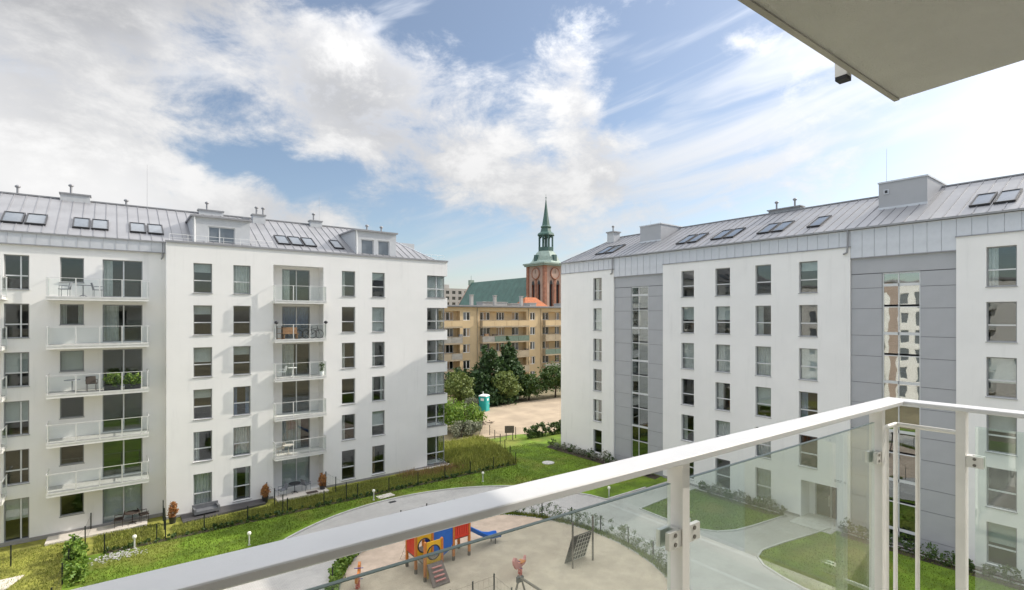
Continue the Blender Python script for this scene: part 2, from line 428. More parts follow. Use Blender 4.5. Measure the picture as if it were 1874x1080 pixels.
def roof_panels(parent, us, ve, ze, vr, zr, hips=None, name='roof_panel', matn='zinc_roof'):
    """standing-seam sheets from the eave to the ridge, each its own piece"""
    L = math.hypot(vr - ve, zr - ze); ny, nz = -(zr - ze) / L, (vr - ve) / L
    top = hips or (lambda u: 1.)
    for a, b in zip(us, us[1:]):
        ta, tb = top(a), top(b)
        if ta <= .02 and tb <= .02: continue
        P = lambda u, t, h: (u - a, ve + (vr - ve) * t + ny * h, ze + (zr - ze) * t + nz * h)
        def mk():
            mb = MB(); g_ = .004
            mb.hexa((P(a + g_, 0, -.03), P(b - g_, 0, -.03), P(b - g_, tb, -.03), P(a + g_, ta, -.03), P(a + g_, 0, 0), P(b - g_, 0, 0), P(b - g_, tb, 0), P(a + g_, ta, 0)))
            mb.hexa((P(a + g_, 0, .001), P(a + .035, 0, .001), P(a + .035, ta, .001), P(a + g_, ta, .001), P(a + g_, 0, .04), P(a + .035, 0, .04), P(a + .035, ta, .04), P(a + g_, ta, .04)))
            return mb.mesh(name, [matn])
        link(name, cached((name, ve, ze, vr, zr, round(b - a, 3)), mk) if ta == tb == 1. else mk(), parent, (a, 0, 0))
def skylight(parent, u0, u1, vb, ve, ze, k, length=2.05):
    """roof window lying on a slope z = ze + k (v - ve)"""
    ang = math.atan(k); w = u1 - u0
    def mk():
        mb = MB(); mb.box(0, w, 0, .07, .03, .13).box(0, w, length - .07, length, .03, .13).box(0, .07, .07, length - .07, .03, .13).box(w - .07, w, .07, length - .07, .03, .13); return mb.mesh('skylight', ['frame_dark'])
    o = link('skylight', cached(('sk', round(w, 2), length), mk), parent, (u0, vb, ze + k * (vb - ve)), (ang, 0, 0))
    link('pane', cached(('skp', round(w, 2), length), lambda: MB().box(.07, w - .07, .07, length - .07, .06, .09).mesh('pane', ['glass_sky'])), o)
    return o
m_ = mat('glass_sky', (.16, .18, .20), .08, var=.2, scale=.6, spec=.9)
def vent_pipes(parent, u, v, z, n=2, d=.5):
    for i in range(n):
        mb = MB(); mb.tube((0, 0, 0), (0, 0, .55), .07, n=8).lathe([(.05, .5), (.15, .58), (.15, .66), (.04, .74)], 10)
        link('vent_pipe', cached('vp', lambda: mb.mesh('vent_pipe', ['zinc_dark'])), parent, (u + i * d, v, z))
def balcony(parent, u0, u1, v0, v1, zf, posts, h=1.1, th=.22, sides=True, upright='steel_pale'):
    """cantilevered slab (v0 outer edge, v1 wall) with glass balustrade; posts: u positions on the front"""
    w = u1 - u0; d = v1 - v0
    o = link('balcony', cached(('bal', round(w, 2), round(d, 2), th), lambda: MB().box(0, w, 0, d, -th, 0).box(.02, w - .02, .02, d - .001, .0, .012, 1).box(-.015, w + .015, -.02, -.001, -.07, .02, 2).mesh('balcony', ['slab_white', 'concrete', 'steel_pale'])), parent, (u0, v0, zf))
    hr = MB(); hr.box(-.02, w + .02, .02, .06, h - .03, h)
    if sides: hr.box(-.02, .02, .06, d, h - .03, h).box(w - .02, w + .02, .06, d, h - .03, h)
    link('handrail', cached(('hr', round(w, 2), round(d, 2), h, sides), lambda: hr.mesh('handrail', [upright])), o)
    ps = [p - u0 for p in posts]
    pm = cached(('rp', h), lambda: MB().box(-.028, .028, -.035, .03, -.16, h - .031).mesh('railing_post', [upright]))
    for p in ps: link('railing_post', pm, o, (p, .04, 0))
    if sides:
        for x in (0, w): link('railing_post', pm, o, (x, d - .25, 0))
    for a, b in zip(ps, ps[1:]):
        L = b - a - .07
        link('glass_panel', cached(('gp', round(L, 2)), lambda: MB().box(0, L, -.005, .005, .08, h - .09).mesh('glass_panel', ['glass_rail'])), o, (a + .035, .04, 0))
    if sides:
        for x in (0, w): link('glass_panel', cached(('gs', round(d, 2)), lambda: MB().box(-.005, .005, .1, d - .3, .08, h - .09).mesh('glass_panel', ['glass_rail'])), o, (x, 0, 0))
    return o

# ================================================================== GROUND
def sheet(name, pts, z, m, parent=None, kind='structure'):
    o = MB().poly([(x, y, z) for x, y in pts]).build(name, [m], parent)
    return struct(o, kind) if kind else o
def arc(cx, cy, rx, ry, a0, a1, n=40): return [(cx + rx * math.cos(R(a0 + (a1 - a0) * i / n)), cy + ry * math.sin(R(a0 + (a1 - a0) * i / n))) for i in range(n + 1)]
sheet('ground', [(-900, -900), (1500, -900), (1500, 1500), (-900, 1500)], -.06, 'ground')
sheet('lawn', [(-2, -6), (36.5, -6), (36.5, 46), (28, 46), (28.5, 37), (-2, 37)], 0, 'lawn')
sheet('garden_ground', [(-14, 33), (-2, 33), (-2, 37), (28.4, 37), (29.5, 40), (31.5, 47), (-14, 47)], -.01, 'lawn_dry')
ringp = arc(16, 21.5, 13.6, 13.6, 18, 215)
ring = ringp + [(4.9, -6), (36.2, -6), (36.2, 25.6), (28.9, 25.6)]
sheet('road', ring, .004, 'paving')
sand = arc(15.6, 21, 7.75, 9.0, 0, 360, 64)[:-1]
sheet('playground_sand', sand, .010, 'sand')
lawn2 = [(28.15, 25.65)] + arc(16, 21.5, 13.05, 13.05, 23, 29, 4)[1:] + [(27.4, 28.0), (27.6, 30), (35.75, 30.5), (35.75, 26.4), (34.4, 25.9), (32.5, 25.6)]
lawn3 = [(28.6, 23.0), (28.45, 20), (28.6, 18.8), (29.3, 17.7), (30.4, 17.1), (32, 16.8), (35.3, 16.4), (35.3, 23.1), (32, 23.2)]
lawn4 = [(35.3, 13.7), (33, 14.1), (30.9, 14.5), (29, 14.75), (28.0, 14.5), (27.3, 13.8), (26.8, 12.6), (26.5, 11.4), (26.4, 8), (26.5, -6), (35.3, -6)]
for nm, pl in (('lawn', lawn3), ('lawn', lawn4), ('lawn', lawn2)):
    sheet(nm, pl, .03, 'lawn')
def kerb(pts, closed=True, w=.10, h=.09, name='kerb'):
    P = [Vector((x, y, 0)) for x, y in pts]; n = len(P); mb = MB(); inn = []; outp = []
    for i in range(n):
        a = P[(i - 1) % n] if closed or i > 0 else P[i]; b = P[(i + 1) % n] if closed or i < n - 1 else P[i]
        t = (b - a).normalized(); nn = Vector((-t.y, t.x, 0)) * w / 2; inn.append(P[i] + nn); outp.append(P[i] - nn)
    for i in range(n if closed else n - 1):
        j = (i + 1) % n; z = Vector((0, 0, h)); q = Vector((0, 0, -.04))
        mb.hexa((outp[i] + q, outp[j] + q, inn[j] + q, inn[i] + q, outp[i] + z, outp[j] + z, inn[j] + z, inn[i] + z))
    return struct(mb.build(name, ['kerb']))
kerb(lawn3); kerb(lawn4); kerb(lawn2[-1:] + lawn2[:6], False)
kerb(arc(16, 21.5, 13.6, 13.6, 40, 215, 60), False)
# drain channels in the road, manhole covers, slabs in the lawn
for x0, x1 in ((24.75, 25.0), (27.55, 27.8)):
    sheet('drain_channel', [(x0, -6), (x1, -6), (x1, 24.9), (x0, 24.9)], .008, 'concrete')
mh = MB().lathe([(.55, 0), (.55, .05), (.42, .06)], 20); tag(mh.build('manhole_cover', ['kerb'], None, (31.1, 35.3, .0)), 'round concrete manhole cover in the lawn by the right building', 'manhole')
tag(MB().box(-.6, .6, -.35, .35, 0, .05).build('concrete_slab', ['patio'], None, (15.85, 36.0, .0), (0, 0, .1)), 'flat concrete slab in the grass beside a lamp post', 'slab')
dg = MB(); dg.box(-.25, .25, -.15, .15, .005, .02)
for i in range(6): dg.box(-.2 + i * .08, -.16 + i * .08, -.12, .12, .02, .028)
tag(dg.build('drain_grate', ['frame_dark'], None, (15.75, 34.6, .0)), 'dark drain grate in the curved path by the kerb', 'drain')
rb = MB(); rr = random.Random(3)
for i in range(260):
    x, y, s_ = rr.gauss(0, .60), rr.gauss(0, .30), rr.uniform(.012, .05); rb.box(x - s_, x + s_, y - s_, y + s_ * .7, 0, s_ * .9)
o = rb.build('rubble', ['concrete'], None, (.2, 36.1, 0)); struct(o, 'stuff'); tag(o, 'pale rubble heap lying in the grass by the garden fence', 'rubble')
sheet('vacant_lot', [(31.5, 47.2), (40, 44.6), (80, 50), (80, 61.5), (52, 63), (41.8, 61.5), (36.5, 53.5)], .005, 'lot_sand')
sheet('verge', [(36, 44.8), (42, 44.2), (48, 40), (36.6, 39)], .003, 'lawn')

# grass and weeds as real blades
def blades(name, n, sampler, h0, h1, w, m, seed, label, cat, lean=.35):
    r = np.random.default_rng(seed); P = sampler(r, n); n = len(P)
    a = r.uniform(0, 2 * np.pi, n); h = r.uniform(h0, h1, n); ww = r.uniform(.6, 1.3, n) * w
    dx = np.stack([np.cos(a) * ww, np.sin(a) * ww, np.zeros(n)], 1)
    tip = np.stack([r.normal(0, lean, n) * h, r.normal(0, lean, n) * h, h], 1)
    V = np.empty((n, 3, 3)); V[:, 0] = P - dx; V[:, 1] = P + dx; V[:, 2] = P + tip
    return npmesh(name, V, 3, m, label, cat)
def npmesh(name, V, k, m, label=None, cat=None, parent=None, kind='stuff', loc=(0, 0, 0)):
    n = len(V); me = bpy.data.meshes.new(name); me.vertices.add(n * k); me.vertices.foreach_set('co', V.astype(np.float32).ravel())
    me.loops.add(n * k); me.loops.foreach_set('vertex_index', np.arange(n * k, dtype=np.int32))
    me.polygons.add(n); me.polygons.foreach_set('loop_start', np.arange(0, n * k, k, dtype=np.int32)); me.polygons.foreach_set('loop_total', np.full(n, k, dtype=np.int32))
    me.materials.append(MATS[m]); me.update(calc_edges=True)
    o = link(name, me, parent, loc)
    if kind: o['kind'] = kind
    if label: tag(o, label, cat)
    return o
def inrect(x0, x1, y0, y1, z=0.):
    return lambda r, n: np.stack([r.uniform(x0, x1, n), r.uniform(y0, y1, n), np.full(n, z)], 1)
def inpoly(pts, z=0.):
    P = np.array(pts)
    def f(r, n):
        x = r.uniform(P[:, 0].min(), P[:, 0].max(), n * 2); y = r.uniform(P[:, 1].min(), P[:, 1].max(), n * 2); ins = np.zeros(n * 2, bool)
        for (xa, ya), (xb, yb) in zip(P, np.roll(P, -1, 0)):
            c = ((ya > y) != (yb > y)) & (x < (xb - xa) * (y - ya) / (yb - ya + 1e-9) + xa); ins ^= c
        return np.stack([x[ins], y[ins], np.full(ins.sum(), z)], 1)
    return f
def alongp(pts, spread, z=0.):
    P = np.array(pts, float); L = np.linalg.norm(np.diff(P, axis=0), axis=1); cum = np.r_[0, np.cumsum(L)]
    def f(r, n):
        s = r.uniform(0, cum[-1], n); i = np.clip(np.searchsorted(cum, s) - 1, 0, len(L) - 1); t = (s - cum[i]) / L[i]
        q = P[i] + (P[i + 1] - P[i]) * t[:, None]; q = q + r.normal(0, spread, q.shape)
        return np.c_[q, np.full(n, z)]
    return f

# ================================================================== LEFT BUILDING
def left_building():
    B = thing('apartment_building', 'long white apartment building on the left with grey zinc roof and glass balconies', 'building', (0, 40.55, 0))
    U0, U1, U2 = -16., 2.73, 23.72
    win_main = {'A': (4.24, 5.34), 'B': (6.62, 7.72), 'C': (14.22, 15.30), 'D': (16.70, 17.80)}
    ops = []; todo = []
    for k, t in rows():
        h = 2.0 if k < 5 else 2.30
        for c, (a, b) in win_main.items():
            ops.append((a, b, t - h, t)); todo.append((a, b, t - h, t, c, k))
        hc = 1.93 if k < 5 else 2.45
        ops.append((21.70, U2, t - hc, t, .22))
    LG = (9.22, 12.80, .16, 16.95, 1.2)
    ops.append(LG)
    mb = MB(); wall(mb, U1, U2, 0, 18.1, 0, ops, .14, 0, 1)
    mb.quad((U1, .9, 0), (U1, 0, 0), (U1, 0, 18.1), (U1, .9, 18.1))
    sp = [(t - (1.93 if k < 5 else 2.45), t) for k, t in rows()]          # the east end, open at the corner windows
    zz = 0.
    for c, d in sorted(sp):
        mb.quad((U2, 0, zz), (U2, 1.6, zz), (U2, 1.6, c), (U2, 0, c)); zz = d
        mb.quad((21.70, 0, c), (U2, 0, c), (U2, 1.6, c), (21.70, 1.6, c), 1); mb.quad((21.70, 0, d), (U2, 0, d), (U2, 1.6, d), (21.70, 1.6, d), 1)
    mb.quad((U2, 0, zz), (U2, 1.6, zz), (U2, 1.6, 18.1), (U2, 0, 18.1))
    mb.quad((U2, 1.6, 0), (U2, 13, 0), (U2, 13, 18.1), (U2, 1.6, 18.1))
    # wing
    wops = []; wtodo = []
    for k, t in rows():
        wops.append((-5.0, -3.92, t - (2.0 if k < 5 else 2.45), t)); wtodo.append((*wops[-1], 'four' if k < 5 else 'tall', k))
        wops.append((-2.56, -1.44, t - (1.5 if k == 0 else 1.25 if k < 5 else 1.5), t)); wtodo.append((*wops[-1], 'one', k))
        wops.append((-.54, 1.50, t - 2.35 if k < 5 else .18, t)); wtodo.append((*wops[-1], 'door2', k))
        wops.append((-7.9, -6.0, t - 2.35 if k < 5 else .18, t)); wtodo.append((*wops[-1], 'door2', k))
    wall(mb, U0, U1, 0, 17.45, .9, wops, .14, 0, 1)
    mb.quad((U0, .9, 0), (U0, 13, 0), (U0, 13, 17.45), (U0, .9, 17.45)); mb.quad((U0, 13, 0), (U2, 13, 0), (U2, 13, 18), (U0, 13, 18))
    # loggia back wall with door openings
    lops = [(10.10, 12.14, .2 + FL * (5 - k) if k < 5 else .2, t) for k, t in rows()]
    wall(mb, 9.22, 12.80, .16, 16.95, 1.2, lops, .10, 0, 1)
    mb.build('wall', ['white_render', 'white_reveal'], B)
    for a, b, c, d, col, k in todo:
        win(B, a, b, c, d, .14, 'two', rfill(.7))
    for k, t in rows():
        h = 1.93 if k < 5 else 2.45
        o = win(B, 21.70, 23.50, t - h, t, .16, 'corner', ('blind', 1.) if k in (0,) else rfill(.6), recess=.16)
        link('side_pane', cached(('sp', h), lambda: MB().box(23.47 - 21.7, 23.49 - 21.7, .08, 1.4, .06, h - .06).box(23.455 - 21.7, 23.505 - 21.7, .08, 1.4, 0, .06, 1).box(23.455 - 21.7, 23.505 - 21.7, .08, 1.4, h - .06, h, 1).mesh('side_pane', ['glass', 'frame_grey'])), o)
    for a, b, c, d, st, k in wtodo: win(B, a, b, c, d, 1.04, st, rfill(.55) if st != 'door2' else rnd.choice([None, ('curtain', .4), ('curtain', .25), None]) if k < 5 else ('blind', 1.), sill=st != 'door2')
    for i, (a, b, c, d) in enumerate(lops): win(B, a, b, c, d, 1.30, 'door2', [('curtain', .3), ('curtain_blue', 1.), ('curtain', .45), None, ('curtain', .7), ('blind', 1.)][i], sill=False)
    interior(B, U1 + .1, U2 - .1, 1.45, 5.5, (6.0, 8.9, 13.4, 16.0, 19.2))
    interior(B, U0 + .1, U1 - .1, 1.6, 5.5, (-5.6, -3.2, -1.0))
    # loggia slabs and balconies
    for k in range(1, 6):
        z = .2 + FL * k
        MB().box(9.225, 12.795, .02, 1.195, z - .22, z).build('loggia_slab', ['slab_white'], B)
        balcony(B, 9.20, 12.84, -.62, .02, z, [9.24, 10.45, 11.62, 12.80], sides=True)
        balcony(B, -3.06, 1.76, -.80, .895, z, [-3.0, -1.75, -.65, .42, 1.40, 1.70])
        balcony(B, -10.0, -4.86, -.80, .895, z, [-9.9, -8.3, -6.6, -4.95])
    # parapet cap, zinc fascia, gutters
    cap = MB().box(U1 - .05, U2 + .06, -.07, .32, 18.1, 18.16).box(U1 - .05, U2 + .06, -.07, -.03, 18.02, 18.1); cap.build('parapet_cap', ['zinc_dark'], B)
    us = [U0 + i * .62 for i in range(int((U1 - U0) / .62) + 1)] + [U1 - .03]
    for a, b in zip(us, us[1:]):
        w = round(b - a, 3)
        link('fascia_panel', cached(('fp', w), lambda: MB().box(.004, w - .004, .80, .895, 17.42, 18.06).box(w - .03, w - .006, .785, .80, 17.42, 18.06).mesh('fascia_panel', ['zinc'])), B, (a, 0, 0))
    MB().box(U0, U1 - .02, .72, .90, 18.06, 18.14).build('gutter', ['zinc_dark'], B)
    MB().box(U0, U1 - .01, .76, .896, 17.36, 17.415).build('drip_edge', ['zinc_dark'], B)
    MB().tube((2.58, .82, 18.05), (2.58, .82, 17.1), .045).tube((2.58, .82, 17.1), (2.5, .95, 16.95), .045).build('downpipe', ['zinc_dark'], B)
    # roof
    ve, ze, vr, zr = .9, 18.15, 6.9, 21.3; k_ = (zr - ze) / (vr - ve); ua, uh = 19.5, 23.3
    us = [U0 + i * .6 for i in range(int((uh - U0) / .6) + 1)] + [uh]
    hipf = lambda u: 1. if u <= ua else max(0., (uh - u) / (uh - ua))
    roof_panels(B, us, ve, ze, vr, zr, hipf)
    back = MB(); back.quad((U0, 12.9, ze), (U0, vr, zr), (ua, vr, zr), (uh, 12.9, ze)); back.quad((uh, ve, ze), (uh, 12.9, ze), (ua, vr, zr), (ua, vr, zr - .001))
    back.build('rear_roof', ['zinc_roof'], B)
    MB().box(U0, ua, vr - .12, vr + .12, zr - .02, zr + .07).build('ridge_cap', ['zinc_dark'], B)
    MB().tube((ua, vr, zr + .02), (uh, ve, ze + .02), .05, n=6).build('hip_cap', ['zinc'], B)
    MB().box(U1, U2 - .02, .32, .95, 18.02, 18.08).box(23.2, U2 - .02, .95, 12.9, 18.02, 18.08).build('box_gutter', ['zinc'], B)
    for a, b in ((-5.28, -4.32), (-4.24, -3.28), (-2.05, -1.2), (-1.12, -.25), (.86, 1.74), (1.84, 2.72), (10.0, 10.92), (11.02, 11.92), (12.02, 12.92), (14.3, 15.1)):
        skylight(B, a, b, 1.95, ve, ze, k_, 1.75)
    # dormers
    def dormer(u0, u1, v, z1, wins, pipe):
        o = MB(); vb = ve + (z1 - ze) / k_
        wall(o, u0, u1, 18.05, z1, v, wins, .10)
        for u in (u0, u1): o.poly([(u, v, 18.05), (u, v, z1), (u, vb, z1)])
        D = o.build('dormer', ['dormer_grey'], B)
        MB().box(u0 - .12, u1 + .12, v - .15, vb + .2, z1, z1 + .12).build('dormer_roof', ['zinc_dark'], D)
        MB().tube((u0 + .12 if pipe < 0 else u0 + .1, v - .06, z1), (u0 + .12, v - .06, 18.2), .05).build('downpipe', ['frame_white'], D)
        for (a, b, c, d) in wins:
            q = MB(); w, h = b - a, d - c
            q.box(0, .06, 0, .07, 0, h).box(w - .06, w, 0, .07, 0, h).box(.06, w - .06, 0, .07, 0, .06).box(.06, w - .06, 0, .07, h - .06, h)
            if w > 1.4: q.box(w * .4, w * .4 + .07, 0, .07, .06, h - .06)
            q.box(.06, w - .06, .03, .045, .06, h - .06, 1).build('dormer_window', ['frame_light', 'glass_sky'], D, (a, v + .09, c))
    dormer(4.32, 7.92, 1.35, 20.10, [(5.28, 6.95, 18.35, 19.52)], -1)
    dormer(15.8, 19.42, 1.35, 20.27, [(16.31, 17.40, 18.35, 19.6), (17.78, 18.80, 18.35, 19.62)], 1)
    # railing on the parapet in front of the dormers
    for a, b, n in ((2.9, 9.2, 6), (21.6, 23.5, 3)):
        q = MB()
        for i in range(n + 1): q.tube((a + (b - a) * i / n, .2, 18.1), (a + (b - a) * i / n, .2, 18.62), .012, n=5)
        q.tube((a, .2, 18.62), (b, .2, 18.62), .014, n=5).tube((a, .2, 18.38), (b, .2, 18.38), .010, n=5).build('parapet_railing', ['steel_pale'], B)
    # chimneys, pipes, rods
    for u, w, z0, z1, n, v in ((-2.9, 1.6, 20.9, 21.62, 1, 6.9), (5.3, 1.7, 20.9, 21.52, 1, 7.0), (9.0, .95, 20.3, 21.45, 2, 6.2), (13.7, 1.0, 20.6, 21.55, 1, 6.7)):
        q = MB().box(u, u + w, v - .3, v + .3, z0, z1).box(u - .06, u + w + .06, v - .36, v + .36, z1, z1 + .1, 1); q.build('chimney', ['dormer_grey', 'zinc_dark'], B)
        vent_pipes(B, u + w * .35, v, z1 + .05, n)
    vent_pipes(B, -5.05, 6.9, 21.2, 1); vent_pipes(B, .75, 6.9, 21.05, 1); vent_pipes(B, 17.3, 2.6, 20.35, 2, 1.3)
    MB().box(8.3, 8.8, 6.1, 6.6, 20.4, 21.2).build('chimney', ['zinc_dark'], B)
    for u, z in ((2.0, 24.5), (14.6, 23.9)): MB().tube((u, 6.9, 21.2), (u, 6.9, z), .012, .006, 5).build('lightning_rod', ['zinc_dark'], B)
    q = MB(); wall(q, 21.3, 23.5, 18, 20.3, 6.0, []); q.box(21.3, 23.5, 6.01, 11, 18, 20.3).build('roof_box', ['dormer_grey'], B)
    MB().box(U0, U1 - .02, .84, .895, 0, .22).box(U1 - .02, 9.2, -.025, -.002, 0, .16).box(12.82, U2, -.025, -.002, 0, .16).build('plinth', ['plinth'], B)
    return B
left_building()

# ================================================================== RIGHT BUILDING (local u = 38.7 - Y, v = X - 35.8)
def right_building():
    B = thing('apartment_building', 'long white and grey apartment building on the right with glazed stair strips and zinc roof', 'building', (35.8, 38.7, 0), R(-90))
    UE = 50.; Z = 18.55
    segs = [(0, 6.95, 'w'), (6.95, 12.25, 'g'), (12.25, 25.93, 'w'), (25.93, 30.98, 'g'), (30.98, UE, 'w')]
    cols = [(4.43, 5.50), (14.0, 15.13), (16.94, 18.11), (20.0, 21.1), (22.93, 24.07), (32.19, 33.34), (36.2, 37.3), (40.2, 41.3)]
    mb = MB(); todo = []
    for a, b, t_ in segs:
        if t_ != 'w': continue
        ops = []
        for k, t in rows():
            for (c, d) in cols:
                if a < c < b:
                    if k == 5 and 22 < c < 25: continue
                    h = 2.05 if k < 5 else 2.15
                    op = (c, d, t - h, t); ops.append(op); todo.append((*op, k))
        if a > 12 and a < 13: ops.append((23.05, 25.2, .05, 2.5, 1.3))          # porch
        wall(mb, a, b, 0, 17.42, 0, ops, .16, 0, 1)
        for u in (a, b): mb.quad((u, 0, 0), (u, .22, 0), (u, .22, 17.42), (u, 0, 17.42))
    mb.quad((0, 0, 0), (0, 12, 0), (0, 12, 18.4), (0, 0, 18.4)); mb.quad((UE, 0, 0), (UE, 12, 0), (UE, 12, 18.4), (UE, 0, 18.4)); mb.quad((0, 12, 0), (UE, 12, 0), (UE, 12, 18.4), (0, 12, 18.4))
    mb.build('wall', ['white_render', 'white_reveal'], B)
    for a, b, c, d, k in todo: win(B, a, b, c, d, .16, 'two', rfill(.62), recess=.16, light=True)
    # porch: back wall with glazed door
    q = MB(); q.box(23.05, 25.2, 1.25, 1.30, .05, 2.5); q.build('porch_wall', ['white_reveal'], B)
    D = MB().box(0, 1.5, 0, .06, 0, .08).box(0, .08, 0, .06, .08, 2.3).box(1.42, 1.5, 0, .06, .08, 2.3).box(.08, 1.42, 0, .06, 2.2, 2.3).box(.92, 1.0, 0, .06, .08, 2.2).build('entrance_door', ['frame_grey'], B, (23.45, 1.17, .06))
    for a, b in ((.08, .92), (1.0, 1.42)): MB().box(a, b, .02, .035, .08, 2.2).build('pane', ['glass_dark'], D)
    MB().tube((.86, -.05, .8), (.86, -.05, 1.5), .015).build('handle', ['steel_pale'], D)
    MB().box(22.95, 25.4, -1.4, 1.2, .0, .06).build('porch_step', ['kerb'], B)
    # street number plate, its small print kept as marks
    P = MB().box(0, .80, -.02, -.002, 0, .24).build('number_plate', ['white_plastic'], B, (25.02, 0, 2.83))
    q = MB()
    for i, (x, w) in enumerate(((.05, .1), (.17, .05), (.24, .08), (.34, .06), (.42, .05))): q.box(x, x + w, -.026, -.0205, .14, .18)
    for x, w in ((.05, .12), (.2, .06), (.29, .12)): q.box(x, x + w, -.026, -.0205, .06, .09)
    q.build('plate_print', ['ink'], P)
    txt = bpy.data.curves.new('plate_number', 'FONT'); txt.body = '32'; txt.size = .17; txt.extrude = .002
    to = bpy.data.objects.new('tmp_text', txt); C.objects.link(to)
    dg_ = bpy.context.evaluated_depsgraph_get(); me = bpy.data.meshes.new_from_object(to.evaluated_get(dg_)); bpy.data.objects.remove(to)
    me.materials.clear(); me.materials.append(MATS['ink']); link('plate_number', me, P, (.54, -.0235, .06), (R(90), 0, 0))
    # grey clad bays: every cladding panel is its own piece, with a recessed joint behind
    for gi, (a, b, s0, s1) in enumerate(((6.95, 12.25, 8.83, 10.65), (25.93, 30.98, 27.56, 29.39))):
        gv = .14
        mbk = MB(); wall(mbk, a, b, 0, 17.42, gv + .04, [(s0, s1, .25, 15.75)], .12, 0, 0); mbk.build('joint_backing', ['grey_joint'], B)
        zs = [0.05]; z = 0.05
        joints = []
        for k in range(6):
            joints += [.75 + FL * k, 2.35 + FL * k]
        joints = [j for j in joints if j < 15.6] + [15.75]
        zs = [.02] + joints
        for (p0, p1) in ((a, s0), (s1, b)):
            for c, d in zip(zs, zs[1:]):
                w, h = round(p1 - p0 - .03, 3), round(d - c - .025, 3)
                link('cladding_panel', cached(('cl', w, h), lambda: MB().box(0, w, 0, .038, 0, h).mesh('cladding_panel', ['grey_clad'])), B, (p0 + .015, gv, c))
        link('cladding_panel', MB().box(0, b - a - .03, 0, .038, 0, 16.70 - 15.775).mesh('cladding_panel', ['grey_clad']), B, (a + .015, gv, 15.775))
        # glazed stair strip
        F = MB(); w = s1 - s0; F.box(0, .06, 0, .1, 0, 15.5).box(w - .06, w, 0, .1, 0, 15.5).box(w * .42, w * .42 + .05, .01, .09, 0, 15.5)
        tz = []
        for k in range(6): tz += [.55 + FL * k, 2.15 + FL * k]
        tz = [t for t in tz if t < 15.3]
        for i, t in enumerate(tz): F.box(.06, w - .06, -.005 if i % 2 else .01, .09, t, t + (.16 if i % 2 == 0 else .05))
        F.box(.06, w - .06, 0, .1, 15.42, 15.5); F.box(.06, w - .06, 0, .1, 0, .06)
        St = F.build('stair_window', ['frame_light'], B, (s0, gv + .06, .25))
        zz = [0] + tz + [15.42]
        for c, d in zip(zz, zz[1:]):
            for (x0, x1) in ((.06, w * .42), (w * .42 + .05, w - .06)):
                c1 = c + (.16 if c > 0 else .06)
                MB().box(x0, x1, .04, .052, c1 if c > 0 else .06, d).build('pane', ['glass_mirror'], St)
        q = MB()
        for k in range(6):
            z = .2 + FL * k
            q.box(a + .3, b - .3, .9, 4.5, z - .22, z)
            q.hexa(((a + .4, .8, z + .1), (a + .4 + 2.2, .8, z + 1.4), (a + .4 + 2.2, 2, z + 1.4), (a + .4, 2, z + .1), (a + .4, .8, z + .28), (a + .4 + 2.2, .8, z + 1.58), (a + .4 + 2.2, 2, z + 1.58), (a + .4, 2, z + .28)))
        q.box(a + .1, b - .1, 4.5, 4.6, 0, 17).box(a + .1, a + .2, .4, 4.5, 0, 17).box(b - .2, b - .1, .4, 4.5, 0, 17)
        q.build('stairwell', ['room'], B)
        MB().box(a + .003, b - .003, .02, .20, 16.70, 16.76).build('drip_edge', ['zinc_dark'], B)
        us = [a + i * (b - a) / 8 for i in range(9)]
        for c, d in zip(us, us[1:]):
            w2 = round(d - c, 3)
            link('fascia_panel', cached(('fr', w2, 2), lambda: MB().box(.004, w2 - .004, .04, .17, 16.76, 18.44).box(w2 - .022, w2 - .006, .02, .04, 16.76, 18.44).mesh('fascia_panel', ['zinc'])), B, (c, 0, 0))
    for a, b, t_ in segs:
        if t_ != 'w': continue
        n = int((b - a) / .62); us = [a + i * (b - a) / n for i in range(n + 1)]
        for c, d in zip(us, us[1:]):
            w2 = round(d - c, 3)
            link('fascia_panel', cached(('fr', w2, 1), lambda: MB().box(.004, w2 - .004, .04, .17, 17.48, 18.44).box(w2 - .022, w2 - .006, .02, .04, 17.48, 18.44).mesh('fascia_panel', ['zinc'])), B, (c, 0, 0))
        MB().box(a - .04, b + .04, -.05, .20, 17.42, 17.478).build('drip_edge', ['zinc_dark'], B)
    MB().box(-.1, UE, -.14, .06, 18.46, 18.56).build('gutter', ['zinc_dark'], B)
    for u in (6.85, 25.82):
        MB().tube((u, -.08, 18.46), (u, -.08, 17.6), .05).tube((u, -.08, 17.6), (u - .03, -.10, 17.1), .05).tube((u - .03, -.10, 17.1), (u - .25, -.05, 17.02), .05).build('downpipe', ['zinc_dark'], B)
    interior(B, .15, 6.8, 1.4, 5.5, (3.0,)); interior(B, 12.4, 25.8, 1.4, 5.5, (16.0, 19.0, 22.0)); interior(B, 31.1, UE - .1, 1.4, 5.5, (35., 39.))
    # roof
    ve, ze, vr, zr = 0., 18.58, 6.0, 21.4; k_ = (zr - ze) / (vr - ve); ua = 2.2
    us = [0.] + [ua / 4 * i for i in range(1, 5)] + [ua + .6 * i for i in range(1, int((UE - ua) / .6) + 1)]
    roof_panels(B, us, ve, ze, vr, zr, lambda u: 1. if u >= ua - .001 else max(0., u / ua))
    bk = MB(); bk.quad((0, 12, ze), (ua, vr, zr), (UE, vr, zr), (UE, 12, ze)).poly([(0, 0, ze), (ua, vr, zr), (0, 12, ze)]).build('rear_roof', ['zinc_roof'], B)
    MB().box(ua, UE, vr - .12, vr + .12, zr - .02, zr + .06).build('ridge_cap', ['zinc_dark'], B)
    MB().tube((0, 0, ze + .02), (ua, vr, zr + .02), .05, n=6).build('hip_cap', ['zinc_dark'], B)
